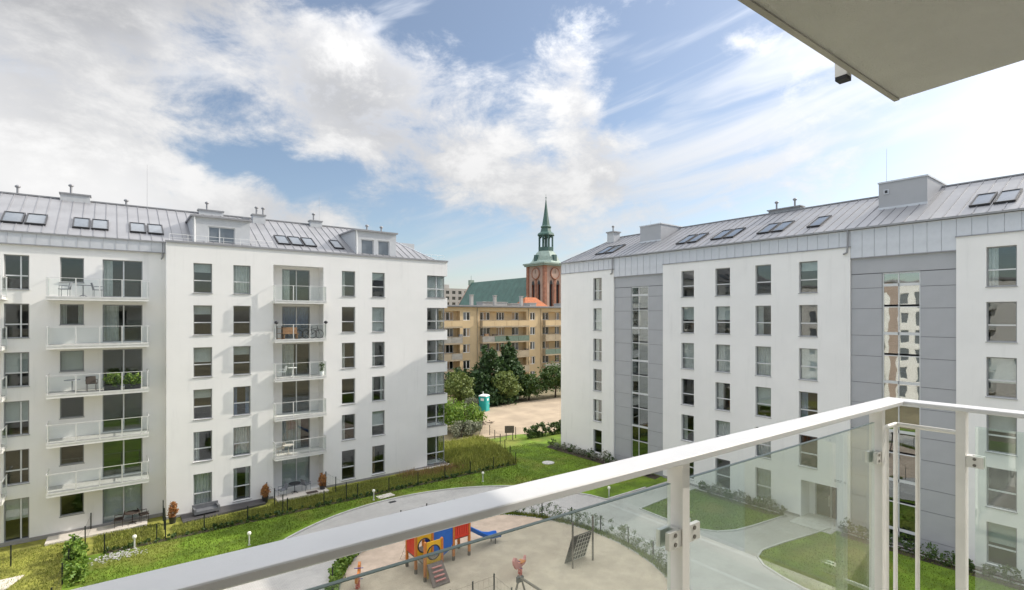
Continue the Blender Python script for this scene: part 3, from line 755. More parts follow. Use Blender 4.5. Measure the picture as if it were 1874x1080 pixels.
    for a, b in ((12.73, 13.6), (13.76, 14.63), (15.86, 16.76), (16.9, 17.77), (19.53, 20.4), (20.52, 21.4), (22.95, 23.8), (31.28, 32.15), (32.27, 33.14), (3.65, 4.7), (4.85, 5.9)):
        skylight(B, a, b, 1.08, ve, ze, k_, 2.05)
    for (a, b, z1) in ((26.5, 29.0, 21.62), (7.55, 9.85, 21.45)):
        vb = 2.95; zb = ze + k_ * vb
        q = MB().box(a, b, vb, vr + .8, zb - .3, z1); o = q.build('roof_box', ['grey_clad'], B)
        MB().box(a - .05, b + .05, vb - .05, vr + .85, z1, z1 + .09).build('roof_box_cap', ['zinc'], o)
        MB().box(a - .02, b + .02, vb - .04, vb - .002, zb - .05, zb + .12).build('flashing', ['zinc'], o)
        if a > 20:
            MB().box(a + .28, a + .55, vb - .05, vb - .002, z1 - .72, z1 - .42).box(a + .34, a + .49, vb - .056, vb - .051, z1 - .66, z1 - .48, 1).build('roof_box_vent', ['zinc', 'frame_dark'], o)
    q = MB().box(2.0, 2.9, 4.6, 5.5, 20.6, 21.75).box(1.9, 3.0, 4.5, 5.6, 21.75, 21.87, 1).build('chimney', ['dormer_grey', 'zinc_dark'], B); vent_pipes(B, 2.45, 5.0, 21.8, 1)
    MB().box(.55, 1.9, 5.2, 7.4, 19.2, 20.75).build('roof_box', ['grey_clad'], B)
    MB().box(18.0, 20.4, 5.9, 6.5, 21.3, 21.62).box(17.9, 20.5, 5.8, 6.6, 21.62, 21.7).build('chimney', ['zinc_dark'], B); vent_pipes(B, 18.5, 6.2, 21.65, 2, 1.4)
    for u, z in ((27.2, 24.6), (7.6, 22.6)): MB().tube((u - 1.2, 6, 21.4), (u - 1.2, 6, z), .013, .006, 5).build('lightning_rod', ['zinc_dark'], B)
    MB().box(-.02, 6.93, -.02, -.002, 0, .18).box(12.27, 23.0, -.02, -.002, 0, .18).box(25.25, 25.9, -.02, -.002, 0, .18).box(31., UE, -.02, -.002, 0, .18).build('plinth', ['plinth'], B)
right_building()
#PART2
# ================================================================== BACKGROUND: old block, church, houses
def old_block():
    B = thing('apartment_block', 'old beige five storey block with concrete balconies behind the trees', 'building', (0, 75, 0))
    tops = [13.95 - 2.74 * k for k in range(5)]
    wins = [(43.4, 45.6), (46.95, 48.35), (51.0, 53.1), (54.5, 56.3), (58.0, 59.6), (61.6, 62.8), (65.3, 67.0), (68.6, 69.8), (71.5, 73), (75.5, 77)]
    loggia = [(40.0, 46.3), (50.3, 60.7), (64.6, 74.6)]
    mb = MB(); ops = []; todo = []
    inl = lambda a: any(x0 < a < x1 for x0, x1 in loggia)
    for k, t in enumerate(tops):
        for (a, b) in wins:
            if inl(a): continue
            if k == 4 and 46 < a < 49: continue
            ops.append((a, b, t - 1.45, t)); todo.append((a, b, t - 1.45, t, .1))
        for a, b in loggia: ops.append((a, b, t - 2.45, t + .12, .9))
    ops.append((48.75, 49.9, .4, 2.9))
    wall(mb, 38, 90, 0, 14.75, 0, ops, .15)
    for a, b in loggia:
        lo = [(c, d, t - 1.45, t) for t in tops for c, d in wins if a < c < b]
        wall(mb, a, b, 0, 14.7, .9, lo, .12); todo += [(c, d, e, f, 1.0) for c, d, e, f in lo]
    mb.quad((38, 0, 0), (38, 11, 0), (38, 11, 14.75), (38, 0, 14.75)); mb.quad((38, 11, 0), (90, 11, 0), (90, 11, 14.75), (38, 11, 14.75)); mb.quad((90, 0, 0), (90, 11, 0), (90, 11, 14.75), (90, 0, 14.75))
    mb.build('wall', ['beige'], B)
    for i, (a, b, c, d, v) in enumerate(todo):
        w, h = round(b - a, 2), round(d - c, 2); n = 3 if w > 1.7 else 2
        def mk():
            q = MB(); f = .09; q.box(0, f, 0, .08, 0, h).box(w - f, w, 0, .08, 0, h).box(f, w - f, 0, .08, 0, f).box(f, w - f, 0, .08, h - f, h)
            for j in range(1, n): q.box(w * j / n - .07, w * j / n + .07, 0, .08, f, h - f)
            return q.mesh('window', ['frame_white'])
        brown = rnd.random() < .15
        o = link('window', cached(('ow', w, h), mk), B, (a, v, c))
        f = .09
        for j in range(n):
            x0 = f if j == 0 else w * j / n + .07; x1 = w - f if j == n - 1 else w * (j + 1) / n - .07
            gm = rnd.choice(['glass_dark', 'glass_dark', 'glass_dark', 'glass_sky', 'curtain_warm'])
            link('pane', cached(('op', w, h, j, gm), lambda: MB().box(x0, x1, .03, .05, f, h - f).mesh('pane', [gm])), o)
    for a, b in loggia:
        for k in range(5):
            z = tops[k] - 2.45
            if z < 1.2 and k == 4: continue
            o = link('balcony', cached(('ob', a, b), lambda: MB().box(a, b, -.9, .88, -.24, .0).mesh('balcony', ['beige_dark'])), B, (0, 0, z))
            kind = 'beige' if k == 0 else rnd.choice(['balcony_grey', 'beige_dark', 'balcony_grey', 'balcony_green'])
            q = MB(); n = 4 if b - a > 7 else 3
            for i in range(n):
                x0 = a + (b - a) * i / n + .03; x1 = a + (b - a) * (i + 1) / n - .03
                MB().box(x0, x1, -.9, -.84, .02, .98).build('parapet_panel', [kind if rnd.random() < .75 else 'balcony_grey'], o)
            MB().box(a, a + .06, -.84, -.05, .02, .98).box(b - .06, b, -.84, -.05, .02, .98).box(a, b, -.92, -.82, .99, 1.04).build('parapet_rail', ['beige_dark'], o)
            if k in (1, 2) and a < 60:
                for i in range(3):
                    x = rnd.uniform(a + .5, b - .5); MB().box(x, x + rnd.uniform(.3, 1.0), -.80, -.4, .02, rnd.uniform(.7, 1.5)).build('balcony_clutter', [rnd.choice(['rattan', 'wood', 'chair_grey'])], o)
    MB().box(37.6, 90.4, -.45, 11.4, 14.78, 15.02).box(37.5, 90.5, -.52, -.4, 14.9, 15.1).build('roof', ['zinc_dark'], B)
    for u, w, h in ((53, 5.5, .75), (59.5, 2.2, .55), (64, 1.6, .7), (72, 3, .7)): MB().box(u, u + w, 3, 5, 15.02, 15.02 + h).box(u - .1, u + w + .1, 2.9, 5.1, 15.02 + h, 15.12 + h).build('roof_hatch', ['tower_concrete'], B)
    for u in (54.5, 60.6, 49.5): MB().box(u, u + .5, 1.5, 2.0, 15.02, 16.9).box(u - .08, u + .58, 1.42, 2.08, 16.9, 17.0).build('chimney', ['tower_concrete'], B)
    for u in (49.8, 61.2, 64.2): MB().tube((u, -.08, 14.7), (u, -.08, .3), .07, n=6).build('downpipe', ['beige_dark'], B)
    D = MB().box(48.75, 49.9, .1, .16, .4, 2.9).build('entrance_door', ['wood'], B); MB().box(48.95, 49.7, .08, .098, 1.4, 2.7).build('pane', ['glass_dark'], D)
old_block()

def church():
    B = thing('church', 'brick church with green copper nave roof and slender spire tower behind the beige block', 'church', (88.2, 101, 0))
    s = 3.3; zt = 26.4
    t = MB()
    # tower with pairs of tall lancet openings, built as recesses
    def face(rotk):
        ops = []
        for x in (-1.75, .55): ops.append((x, x + 1.1, 15.6, 21.2, .5))
        return ops
    parts = []
    for k in range(4):
        q = MB(); wall(q, -s, s, 0, zt, -s, face(k), .5, 0, 1)
        for x in (-1.75, .55):
            q.box(x, x + 1.1, -s + .48, -s + .52, 15.6, 21.2, 2)
            q.poly([(x, -s - .005, 21.2), (x + 1.1, -s - .005, 21.2), (x + .95, -s - .005, 21.9), (x + .55, -s - .005, 22.5), (x + .15, -s - .005, 21.9)], 2)
        q.build('tower_face', ['stone_pink', 'brick', 'frame_dark'], B, (0, 0, 0), (0, 0, R(90 * k)))
        # buttress and frieze
        MB().box(-s - .3, -s + .5, -s - .3, -s + .5, 0, zt - .55).build('buttress', ['brick'], B, (0, 0, 0), (0, 0, R(90 * k)))
        MB().box(-.35, .35, -s - .2, -s - .004, 0, 23.2).build('pilaster', ['brick'], B, (0, 0, 0), (0, 0, R(90 * k)))
        cl = MB(); n = 24
        cl.add([(1.35 * math.cos(2 * math.pi * i / n), -s - .22, 24.0 + 1.35 * math.sin(2 * math.pi * i / n)) for i in range(n)], (tuple(range(n)),), 0)
        cl.torus((0, -s - .2, 24.0), (0, 1, 0), 1.4, .16, 24, 6, 1)
        for hr, L in ((50, .75), (200, 1.1)): cl.box(-.05, .05, -s - .26, -s - .23, 24.0, 24.0 + L, 2)
        cl.build('clock_face', ['stone_pink', 'brick', 'frame_dark'], B, (0, 0, 0), (0, 0, R(90 * k)))
    MB().box(-s - .7, s + .7, -s - .7, s + .7, zt - .5, zt - .1).box(-s - .95, s + .95, -s - .95, s + .95, zt - .1, zt + .25).build('cornice', ['copper_light'], B)
    # bell roof, lantern, spire
    MB().lathe([(4.4, zt + .25), (3.7, zt + .9), (3.2, zt + 2.0), (2.5, zt + 3.0), (1.9, zt + 3.5)], 8, mi=0, smooth=False, rot=R(22.5)).build('bell_roof', ['copper_light'], B)
    for k in range(4): MB().box(-.5, .5, -3.6, -2.0, zt + .7, zt + 2.3).build('louvre', ['copper_dark'], B, (0, 0, 0), (0, 0, R(90 * k)))
    q = MB(); z0 = zt + 3.5
    q.lathe([(2.0, z0), (2.05, z0 + .9), (1.9, z0 + .95)], 8, rot=R(22.5), smooth=False)
    for i in range(8):
        a = R(45 * i + 22.5); q.tube((1.8 * math.cos(a), 1.8 * math.sin(a), z0 + .9), (1.8 * math.cos(a), 1.8 * math.sin(a), z0 + 4.0), .22, n=6)
        b = R(45 * i + 67.5); p0 = Vector((1.8 * math.cos(a), 1.8 * math.sin(a), z0 + 3.3)); p1 = Vector((1.8 * math.cos(b), 1.8 * math.sin(b), z0 + 3.3)); m = (p0 + p1) / 2 + Vector((0, 0, .7))
        q.tube(p0, m, .15, n=5).tube(p1, m, .15, n=5)
    q.tube((0, 0, z0), (0, 0, z0 + 4), .35, n=6)
    q.build('lantern', ['copper_dark'], B)
    MB().lathe([(2.3, z0 + 4.0), (2.2, z0 + 4.4), (1.5, z0 + 4.9), (1.25, z0 + 5.8), (1.45, z0 + 6.2), (1.05, z0 + 6.6), (.62, z0 + 9.2), (.30, z0 + 11.6), (.10, z0 + 13.2), (.05, z0 + 13.4)], 8, rot=R(22.5), smooth=False).build('spire', ['copper'], B)
    MB().tube((0, 0, z0 + 13.4), (0, 0, z0 + 14.6), .04, n=5).lathe([(.02, 13.5), (.22, 13.7), (.02, 13.95)], 8, (0, 0, z0)).build('finial', ['copper_dark'], B)
    # nave along +Y
    zr = 23.4; ze = 13.9; hw = 6.2
    N = MB(); N.quad((-hw, 3.4, 0), (-hw, 35, 0), (-hw, 35, ze), (-hw, 3.4, ze)).quad((hw, 3.4, 0), (hw, 35, 0), (hw, 35, ze), (hw, 3.4, ze))
    for y in (3.4, 35): N.poly([(-hw, y, 0), (hw, y, 0), (hw, y, ze), (0, y, zr), (-hw, y, ze)])
    N.build('nave_wall', ['brick'], B)
    n = 16
    for sgn in (-1, 1):
        for i in range(n):
            y0 = 3.7 + 31.6 * i / n; y1 = 3.7 + 31.6 * (i + 1) / n - .03
            MB().hexa(((sgn * (hw + .4), y0, ze - .5), (sgn * (hw + .4), y1, ze - .5), (0, y1, zr + .05), (0, y0, zr + .05), (sgn * (hw + .4), y0, ze - .3), (sgn * (hw + .4), y1, ze - .3), (0, y1, zr + .25), (0, y0, zr + .25))).build('roof_panel', ['copper'], B)
    for y in (3.3, 35.3): MB().tube((-hw - .4, y, ze - .3), (0, y, zr + .2), .2, n=6).tube((hw + .4, y, ze - .3), (0, y, zr + .2), .2, n=6).build('verge', ['stone_pink'], B)
    MB().box(-.7, .7, 34.6, 35.8, zr - .6, zr + 1.0).tube((0, 35.2, zr + 1.0), (0, 35.2, zr + 2.4), .06).build('gable_top', ['copper_light'], B)
church()
def annex():
    B = thing('house', 'small house with orange tiled hipped roof in front of the church tower', 'house', (73.6, 89.5, 0))
    MB().box(-4.2, 4.2, -3, 3, 0, 14.2).build('wall', ['stone_pink'], B)
    MB().add([(-4.6, -3.4, 14.2), (4.6, -3.4, 14.2), (4.6, 3.4, 14.2), (-4.6, 3.4, 14.2), (-1.5, 0, 17.4), (1.5, 0, 17.4)], ((0, 1, 5, 4), (1, 2, 5), (2, 3, 4, 5), (3, 0, 4), (3, 2, 1, 0))).build('roof', ['orange_tile'], B)
    for x in (-2.2, .8): q = MB().box(x, x + 1.2, -3.06, -3.0, 11.4, 13).build('window', ['glass_dark'], B)
annex()
def highrise():
    B = thing('tower_block', 'far grey concrete tower block beyond the green church roof', 'building', (135, 226, 0))
    mb = MB(); ops = []
    for k in range(9):
        for i in range(10): ops.append((-18 + i * 3.6, -18 + i * 3.6 + 1.9, 1.2 + 2.9 * k, 2.8 + 2.9 * k))
    wall(mb, -20, 18, 0, 27.2, 0, ops, .4); mb.box(-20, 18, .5, 14, 0, 27.2).build('wall', ['tower_concrete'], B)
    for i, (a, b, c, d) in enumerate(ops): link('window', cached('hw', lambda: MB().box(0, 1.9, .3, .36, 0, 1.6).mesh('window', ['glass_dark'])), B, (a, 0, c))
    MB().box(-8, 0, 3, 9, 27.2, 29.2).build('roof_box', ['tower_concrete'], B)
highrise()
# the block across the yard, beyond the left edge of the picture: it shows in the glazing on the right
def west_block():
    B = thing('apartment_building', 'cream and terracotta apartment building mirrored in the stair glazing on the right', 'building', (-24, 2, 0), R(90))
    mb = MB(); ops = []; L = 40
    for k, t in rows():
        for u in (2, 8.5, 15, 21.5, 28, 34.5): ops.append((u, u + 2.0, t - 2.2, t)); ops.append((u + 3, u + 4.1, t - 1.9, t))
    wall(mb, 0, L, 0, 18.2, 0, ops, .15); mb.box(0, L, .4, 12, 0, 18.2); mb.build('wall', ['white_render'], B)
    for i, (a, b, c, d) in enumerate(ops):
        w, h = round(b - a, 2), round(d - c, 2)
        o = link('window', cached(('ww', w, h), lambda: MB().box(0, .07, 0, .07, 0, h).box(w - .07, w, 0, .07, 0, h).box(.07, w - .07, 0, .07, 0, .07).box(.07, w - .07, 0, .07, h - .07, h).mesh('window', ['frame_white'])), B, (a, .12, c))
        link('pane', cached(('wp', w, h), lambda: MB().box(.07, w - .07, .03, .05, .07, h - .07).mesh('pane', ['glass_sky'])), o)
    for u in (1.4, 14.4, 27.4):
        if u > 20: MB().box(u - 1.6, u - .65, -.06, -.002, 0, 16.9).box(u + 2.75, u + 2.95, -.06, -.002, 0, 16.9).box(u - 1.6, u + 2.95, -.06, -.002, 16.905, 18.1).build('terracotta_bay', ['plaster_pink'], B)
        for k in range(1, 6): balcony(B, u, u + 4.6, -1.4, -.002, .2 + FL * k, [u + .05, u + 1.6, u + 3, u + 4.55])
    MB().box(-.3, L + .3, -.3, 12.3, 18.2, 18.5).build('roof', ['zinc_dark'], B)
west_block()

# ================================================================== VEGETATION
def leaves(r, centers, radii, n, size, flat=.5):
    """leaf quads in clumps through ellipsoids: returns n x 4 x 3"""
    centers = np.array(centers, float); radii = np.array(radii, float)
    vol = np.prod(radii, 1) ** .75; ci = r.choice(len(centers), n, p=vol / vol.sum())
    ncl = max(24, n // 26)
    cc = r.choice(len(centers), ncl, p=vol / vol.sum()); d = r.normal(size=(ncl, 3)); d /= np.linalg.norm(d, axis=1)[:, None]
    rad = r.uniform(.45, 1.02, ncl) ** .6
    cl = centers[cc] + d * radii[cc] * rad[:, None]
    k = r.integers(0, ncl, n); spread = radii[cc[k]].mean(1) * .17
    p = cl[k] + r.normal(size=(n, 3)) * spread[:, None]
    nrm = r.normal(size=(n, 3)); nrm[:, 2] += flat; nrm /= np.linalg.norm(nrm, axis=1)[:, None]
    t = np.cross(nrm, r.normal(size=(n, 3))); t /= np.linalg.norm(t, axis=1)[:, None]; b = np.cross(nrm, t)
    s = (size * r.uniform(.6, 1.35, n))[:, None]
    V = np.stack([p - t * s, p + b * s * .55 - t * s * .1, p + t * s, p - b * s * .55 - t * s * .1], 1)
    return V
def trunk(B, h, r0, limbs, seed):
    q = MB(); rr = random.Random(seed); p = Vector((0, 0, -.1)); n = 5
    for i in range(n):
        b = Vector((rr.gauss(0, .06) * h * .2, rr.gauss(0, .06) * h * .2, h * (i + 1) / n)); q.tube(p, b, r0 * (1 - i / n * .8), r0 * (1 - (i + 1) / n * .8), 7); p = b
    for i in range(limbs):
        a = rr.uniform(0, 6.28); z = h * rr.uniform(.25, .8); L = h * rr.uniform(.25, .45)
        q.tube((0, 0, z), (math.cos(a) * L * .7, math.sin(a) * L * .7, z + L * .6), r0 * .4, r0 * .08, 5)
    q.build('trunk', ['bark'], B)
def tree(name, label, cat, loc, h, ell, n, size, m, seed, limbs=8, r0=.16, group=None):
    B = thing(name, label, cat, (loc[0], loc[1], 0), 0, group); trunk(B, h * .8, r0, limbs, seed)
    r = np.random.default_rng(seed); ell = list(ell)
    if h > 3.5 and 'evergreen' not in name:          # ragged outline: extra small lobes round the crown
        for e in list(ell):
            for _ in range(5):
                a = r.uniform(0, 6.28); q = r.uniform(.7, 1.15); ell.append((e[0] + math.cos(a) * e[3] * q, e[1] + math.sin(a) * e[4] * q, e[2] + r.uniform(-.5, .9) * e[5], e[3] * r.uniform(.2, .42), e[4] * r.uniform(.2, .42), e[5] * r.uniform(.2, .45)))
    V = leaves(r, [e[:3] for e in ell], [e[3:] for e in ell], n, size)
    o = npmesh('crown', V, 4, m, None, None, B, None); return B
def cone_ell(h, w, n=7, lean=0):
    return [(rnd.gauss(0, .12 * w), rnd.gauss(0, .12 * w), h * (.14 + .82 * i / n), w * (1 - .80 * (i / n) ** 1.2), w * (1 - .80 * (i / n) ** 1.2), h * .11) for i in range(n + 1)]
GT = 'trees in front of the beige block'
tree('evergreen_tree', 'broad dark evergreen tree left of the tall pointed one', 'tree', (46.2, 66.8), 8.3, cone_ell(8.4, 4.0, 7), 9000, .27, 'leaf_dark', 11, group=GT)
tree('evergreen_tree', 'tall narrow dark evergreen tree beside the beige block', 'tree', (50.3, 66.6), 9.3, cone_ell(9.4, 2.9, 8), 8000, .27, 'leaf_dark', 12, group=GT)
tree('willow_shrub', 'pale olive drooping tree in front of the dark evergreens', 'tree', (46.9, 63.3), 4.6, [(0, 0, 3.3, 1.7, 1.7, 1.4), (.5, 0, 2.3, 1.9, 1.8, 1.2), (-.6, 0, 2.6, 1.4, 1.4, 1.1)], 3800, .2, 'leaf_olive', 13, group=GT)
tree('leafy_tree', 'dark green bushy tree right of the pale olive one', 'tree', (52.0, 63.6), 4.0, [(0, 0, 2.5, 1.7, 1.7, 1.4), (1.2, 0, 1.7, 1.4, 1.4, 1.1), (-1, 0, 1.7, 1.3, 1.3, 1.1)], 3200, .2, 'leaf_mid', 14, group=GT)
tree('leafy_tree', 'rounded yellowish green tree by the edge of the right building', 'tree', (57.6, 63.6), 5.4, [(0, 0, 3.4, 2.6, 2.4, 1.9), (2.2, 0, 2.8, 2.2, 2.2, 1.8), (-2, 0, 2.4, 1.6, 1.6, 1.4)], 4600, .22, 'leaf_mid', 15, group=GT)
tree('leafy_tree', 'grey green willow like tree at the corner of the left building', 'tree', (39.2, 63.2), 5.0, [(0, 0, 3.2, 1.6, 1.6, 1.9), (-1.2, .2, 3.4, 1.5, 1.5, 1.8), (.6, 0, 1.8, 1.3, 1.3, 1.3)], 4000, .2, 'leaf_olive', 16, group=GT)
tree('leafy_tree', 'dark tree behind the grey green willow like one', 'tree', (41.6, 68.0), 5.0, [(0, 0, 3.2, 2.0, 1.8, 1.7), (1.0, 0, 1.8, 1.5, 1.5, 1.3)], 2600, .24, 'leaf_dark', 17, group=GT)
tree('shrub', 'low brownish shrub left of the teal portable toilet', 'shrub', (39.6, 60.6), 1.9, [(0, 0, 1.0, 1.1, 1.0, .8)], 900, .13, 'leaf_silver', 18, 5, .05)
tree('shrub', 'small dark hedge bush right of the teal toilet', 'shrub', (44.2, 63.5), 1.8, [(0, 0, 1.0, 1.6, 1.2, .9)], 1100, .16, 'leaf_dark', 19, 5, .05)
bx = np.random.default_rng(5)
tree('tall_shrub', 'big bright green shrub thicket beside the left building corner', 'shrub', (32.3, 51.3), 3.6, [(0, 0, 1.8, 1.7, 1.6, 1.5), (1.4, .6, 1.4, 1.4, 1.4, 1.2), (-1.5, .4, 2.0, 1.6, 1.5, 1.6), (-2.9, .8, 2.3, 1.6, 1.5, 1.7), (2.4, 1.2, 1.0, 1.1, 1.1, .9)], 6000, .17, 'leaf_bright', 20, 10, .06)
tree('tall_shrub', 'silvery flowering shrub in front of the bright green thicket', 'shrub', (30.4, 48.9), 1.6, [(0, 0, .8, 1.5, .9, .75), (1.7, .3, .7, 1.2, .8, .6)], 1900, .13, 'leaf_silver', 21, 8, .04)
# hedge by the right building
o = npmesh('hedge', leaves(np.random.default_rng(31), [(x, 43.6 - (x - 36) * .05, .75) for x in np.arange(35.6, 43.5, .55)], [(.5, .45, .75)] * 15, 3800, .12), 4, 'leaf_mid', 'dark green clipped hedge behind the corner of the right building', 'hedge', None, None)
# grassy bank and weeds
mound = MB(); nx, ny = 22, 18; vs_ = []
for j in range(ny + 1):
    for i in range(nx + 1):
        u, v = i / nx, j / ny; x = 23.9 + (7.7) * u + .0; y = 37.15 + 10 * v; x = min(x, 28.5 + (y - 37) * .33)
        hgt = .5 * math.sin(math.pi * min(1, v * 1.05)) ** 1.2 * (1 - u ** 3 * .8) * (.4 + .6 * min(1, u * 4)) + .03 * math.sin(9 * u + 5 * v); vs_.append((x, y, max(-.004, hgt)))
mound.add(vs_, [(j * (nx + 1) + i, j * (nx + 1) + i + 1, (j + 1) * (nx + 1) + i + 1, (j + 1) * (nx + 1) + i) for j in range(ny) for i in range(nx)], 0, True)
struct(mound.build('grass_bank', ['lawn_dry']))
VV = np.array(vs_)
def onmound(r, n):
    p = VV[r.integers(0, len(VV), n)] + np.c_[r.normal(0, .18, (n, 2)), np.zeros(n)]; return p
blades('bank_grass', 14000, onmound, .12, .5, .035, 'weed_blade', 41, 'wild yellow green grass covering the bank by the left building corner', 'grass')
blades('garden_weeds', 26000, inpoly([(2.9, 37.15), (24.5, 37.15), (24.5, 39.9), (13.2, 39.9), (13.2, 39.2), (8.7, 39.2), (8.7, 38.8), (2.9, 38.8)]), .05, .26, .03, 'weed_blade', 42, 'tall yellow green weeds in the gardens along the left building', 'weeds')
blades('garden_weeds', 5000, inrect(-.9, 2.4, 37.1, 40.0), .04, .2, .03, 'weed_blade', 49, 'yellow green weeds in the garden before the wing patio', 'weeds')
blades('red_weeds', 1500, alongp([(19, 39.4), (22, 38.9), (25, 39.2)], .5), .2, .5, .03, 'weed_red', 43, 'reddish dry weeds by the corner of the left building', 'weeds')
blades('lawn_grass', 26000, inpoly([(-1.8, 30), (5, 30.5), (8, 33.2), (12, 35.2), (18, 35.6), (24, 33.4), (28, 29), (28.4, 36.9), (-.5, 36.9)]), .04, .13, .02, 'grass_blade', 44, 'short green lawn grass along the curved path', 'grass')
blades('dry_grass', 12000, inrect(-9, -2.1, 33, 40.2), .03, .12, .02, 'weed_blade', 45, 'short dry yellow grass in the leftmost garden', 'grass')
blades('lawn_grass', 9000, inpoly(lawn3, .03), .03, .09, .02, 'grass_blade', 46, 'lawn grass in the island before the entrance', 'grass')
blades('lawn_grass', 14000, inpoly(lawn4, .03), .03, .09, .02, 'grass_blade', 47, 'lawn grass under the near grey bay of the right building', 'grass')
blades('lawn_grass', 10000, inpoly([(28.6, 26), (35, 26.4), (35, 42), (30.5, 42), (28.6, 36), (27.8, 30)], .004), .03, .09, .02, 'grass_blade', 48, 'lawn grass at the far end of the right building', 'grass')
# planting bed along the right building
def bed(pts, label):
    o = sheet('planting_bed', pts, .036, 'soil'); return o
bed([(34.6, 39.6), (35.75, 40.2), (35.75, 26.6), (34.7, 26.4)], ''); bed([(34.9, 22.9), (35.76, 23), (35.76, 16.7), (35.2, 16.5), (34.5, 17.4)], ''); bed([(34.6, 12.9), (35.76, 13.1), (35.76, -6), (34.6, -6)], '')
k = 0
bedplants = [(35.2 + rnd.uniform(-.2, .2), y) for y in [39.3 - .85 * i for i in range(15)]] + [(35.3 + rnd.uniform(-.2, .15), y) for y in [22.6 - .75 * i for i in range(9)]] + [(35.2 + rnd.uniform(-.2, .2), y) for y in [12.7 - .8 * i for i in range(10)]]
for i, (x, y) in enumerate(bedplants):
    s_ = rnd.uniform(.75, 1.25)
    m = 'leaf_silver' if i < 24 and i % 3 else 'leaf_mid'
    lab = 'low bed shrub along the far lawn at the right building' if i < 15 else 'low bed shrub beside the entrance path of the right building' if i < 24 else 'low dark bed shrub below the near grey bay of the right building'
    tree('bed_shrub', lab, 'shrub', (x, y), .7 * s_, [(0, 0, .42 * s_, .38 * s_, .38 * s_, .36 * s_)], 240, .07, m, 100 + i, 4, .02, 'bed shrubs ' + ('far' if i < 15 else 'middle' if i < 24 else 'near'))
# climbers and low hedge around the playground
ringf = lambda a0, a1, d=.25, n=40: arc(15.6, 21, 7.75 + d, 9.0 + d, a0, a1, n)
blades('playground_hedge', 9000, alongp(ringf(-45, 220), .10), .06, .28, .03, 'grass_blade', 51, 'low green strip of grass around the playground sand', 'grass')
npmesh('fence_climber', leaves(np.random.default_rng(52), [(*p, .5) for p in ringf(-30, 75, .35, 26)], [(.4, .4, .48)] * 27, 6500, .045), 4, 'leaf_mid', 'sparse green climbers on the playground fence', 'climber')
npmesh('fence_climber', leaves(np.random.default_rng(53), [(*p, .35) for p in ringf(118, 175, .3, 22)], [(.35, .35, .35)] * 23, 5200, .08), 4, 'leaf_bright', 'bright green climbers on the left playground fence', 'climber')
npmesh('garden_hedge', leaves(np.random.default_rng(54), [(-1.75 + .02 * i, 38.2 - .36 * i, .4) for i in range(14)], [(.45, .35, .5)] * 14, 3600, .09), 4, 'leaf_bright', 'loose bright shrubs along the side fence of the leftmost garden', 'hedge')
npmesh('garden_border', leaves(np.random.default_rng(55), [(x, 36.9, .1) for x in np.arange(-.2, 28.2, .4)], [(.3, .22, .16)] * 71, 6500, .07), 4, 'leaf_mid', 'low dark border of plants under the garden fence', 'hedge')
sheet('border_soil', [(-.4, 36.65), (28.5, 36.65), (28.5, 37.05), (-.4, 37.05)], .02, 'soil')
for i, (x, y, lab) in enumerate(((3.0, 39.6, 'orange leaved potted shrub at the corner of the left building'), (8.55, 40.0, 'orange leaved potted shrub left of the ground floor loggia'), (12.55, 40.0, 'orange leaved potted shrub right of the ground floor loggia'))):
    B = tree('potted_shrub', lab, 'potted plant', (x, y), 1.35, [(0, 0, .78, .25, .25, .42), (0, 0, 1.05, .16, .16, .3)], 1500, .05, 'leaf_orange', 60 + i, 3, .02)
    MB().lathe([(.16, .0), (.22, .4), (.24, .42), (.20, .42), (.18, .36)], 12).build('pot', ['frame_dark'], B)

# ================================================================== FENCES, LAMPS, PLAYGROUND
def fence(label, pts, h=1.05, step=2.1, name='fence', group=None):
    B = thing(name, label, 'fence', (pts[0][0], pts[0][1], 0), 0, group); o = Vector((pts[0][0], pts[0][1], 0)); q = MB()
    pm = cached(('fpost', h), lambda: MB().box(-.03, .03, -.02, .02, -.1, h).box(-.033, .033, -.023, .023, h, h + .03).mesh('post', ['fence_green']))
    for (xa, ya), (xb, yb) in zip(pts, pts[1:]):
        a = Vector((xa, ya, 0)) - o; b = Vector((xb, yb, 0)) - o; L = (b - a).length; n = max(1, round(L / step))
        for i in range(n + (1 if (xb, yb) == pts[-1] else 0)): link('post', pm, B, a + (b - a) * i / n)
        for z in (.12, .5, h - .08): q.tube(a + Vector((0, 0, z)), b + Vector((0, 0, z)), .004, n=4)
        m = int(L / .28)
        for i in range(m): p = a + (b - a) * (i / m); q.tube(p + Vector((0, 0, .1)), p + Vector((0, 0, h - .06)), .0025, n=3, caps=False)
    q.build('wire_mesh', ['fence_green'], B); return B
fence('dark green mesh fence along the gardens of the left building', [(-.4, 36.95), (28.6, 36.85)], 1.0, 2.35)
fence('mesh fence from the garden corner towards the vacant lot', [(28.6, 36.85), (31.8, 43.6), (33.2, 47.5)], 1.0, 2.2)
fence('mesh fence across the edge of the vacant lot', [(33.2, 47.5), (30.5, 50.2)], 1.1, 2.2)
fence('mesh fence beside the clipped hedge at the right building', [(34.6, 44.6), (43.5, 43.4)], 1.2, 2.4)
fence('side fence of the leftmost garden running from the wall to the lawn', [(-1.1, 41.3), (-1.3, 38.9), (-1.7, 37.4), (-2.0, 33.8), (-2.2, 31)], 1.05, 1.9)
fence('short fence beside the deck at the left building corner', [(2.55, 40.4), (2.45, 37.0)], 1.3, 1.7)
fence('short divider fence left of the ground floor loggia', [(8.75, 40.45), (9.0, 37.0)], 1.25, 1.7)
fence('short divider fence right of the ground floor loggia', [(12.95, 40.45), (13.3, 37.0)], 1.25, 1.7)
fence('low fence in the dry garden at the far left', [(-4.3, 37.9), (-9.5, 37.5)], 1.1, 2.3)
fence('curved mesh fence around the playground', ringf(-60, 205, .35, 20), 1.0, 2.0)
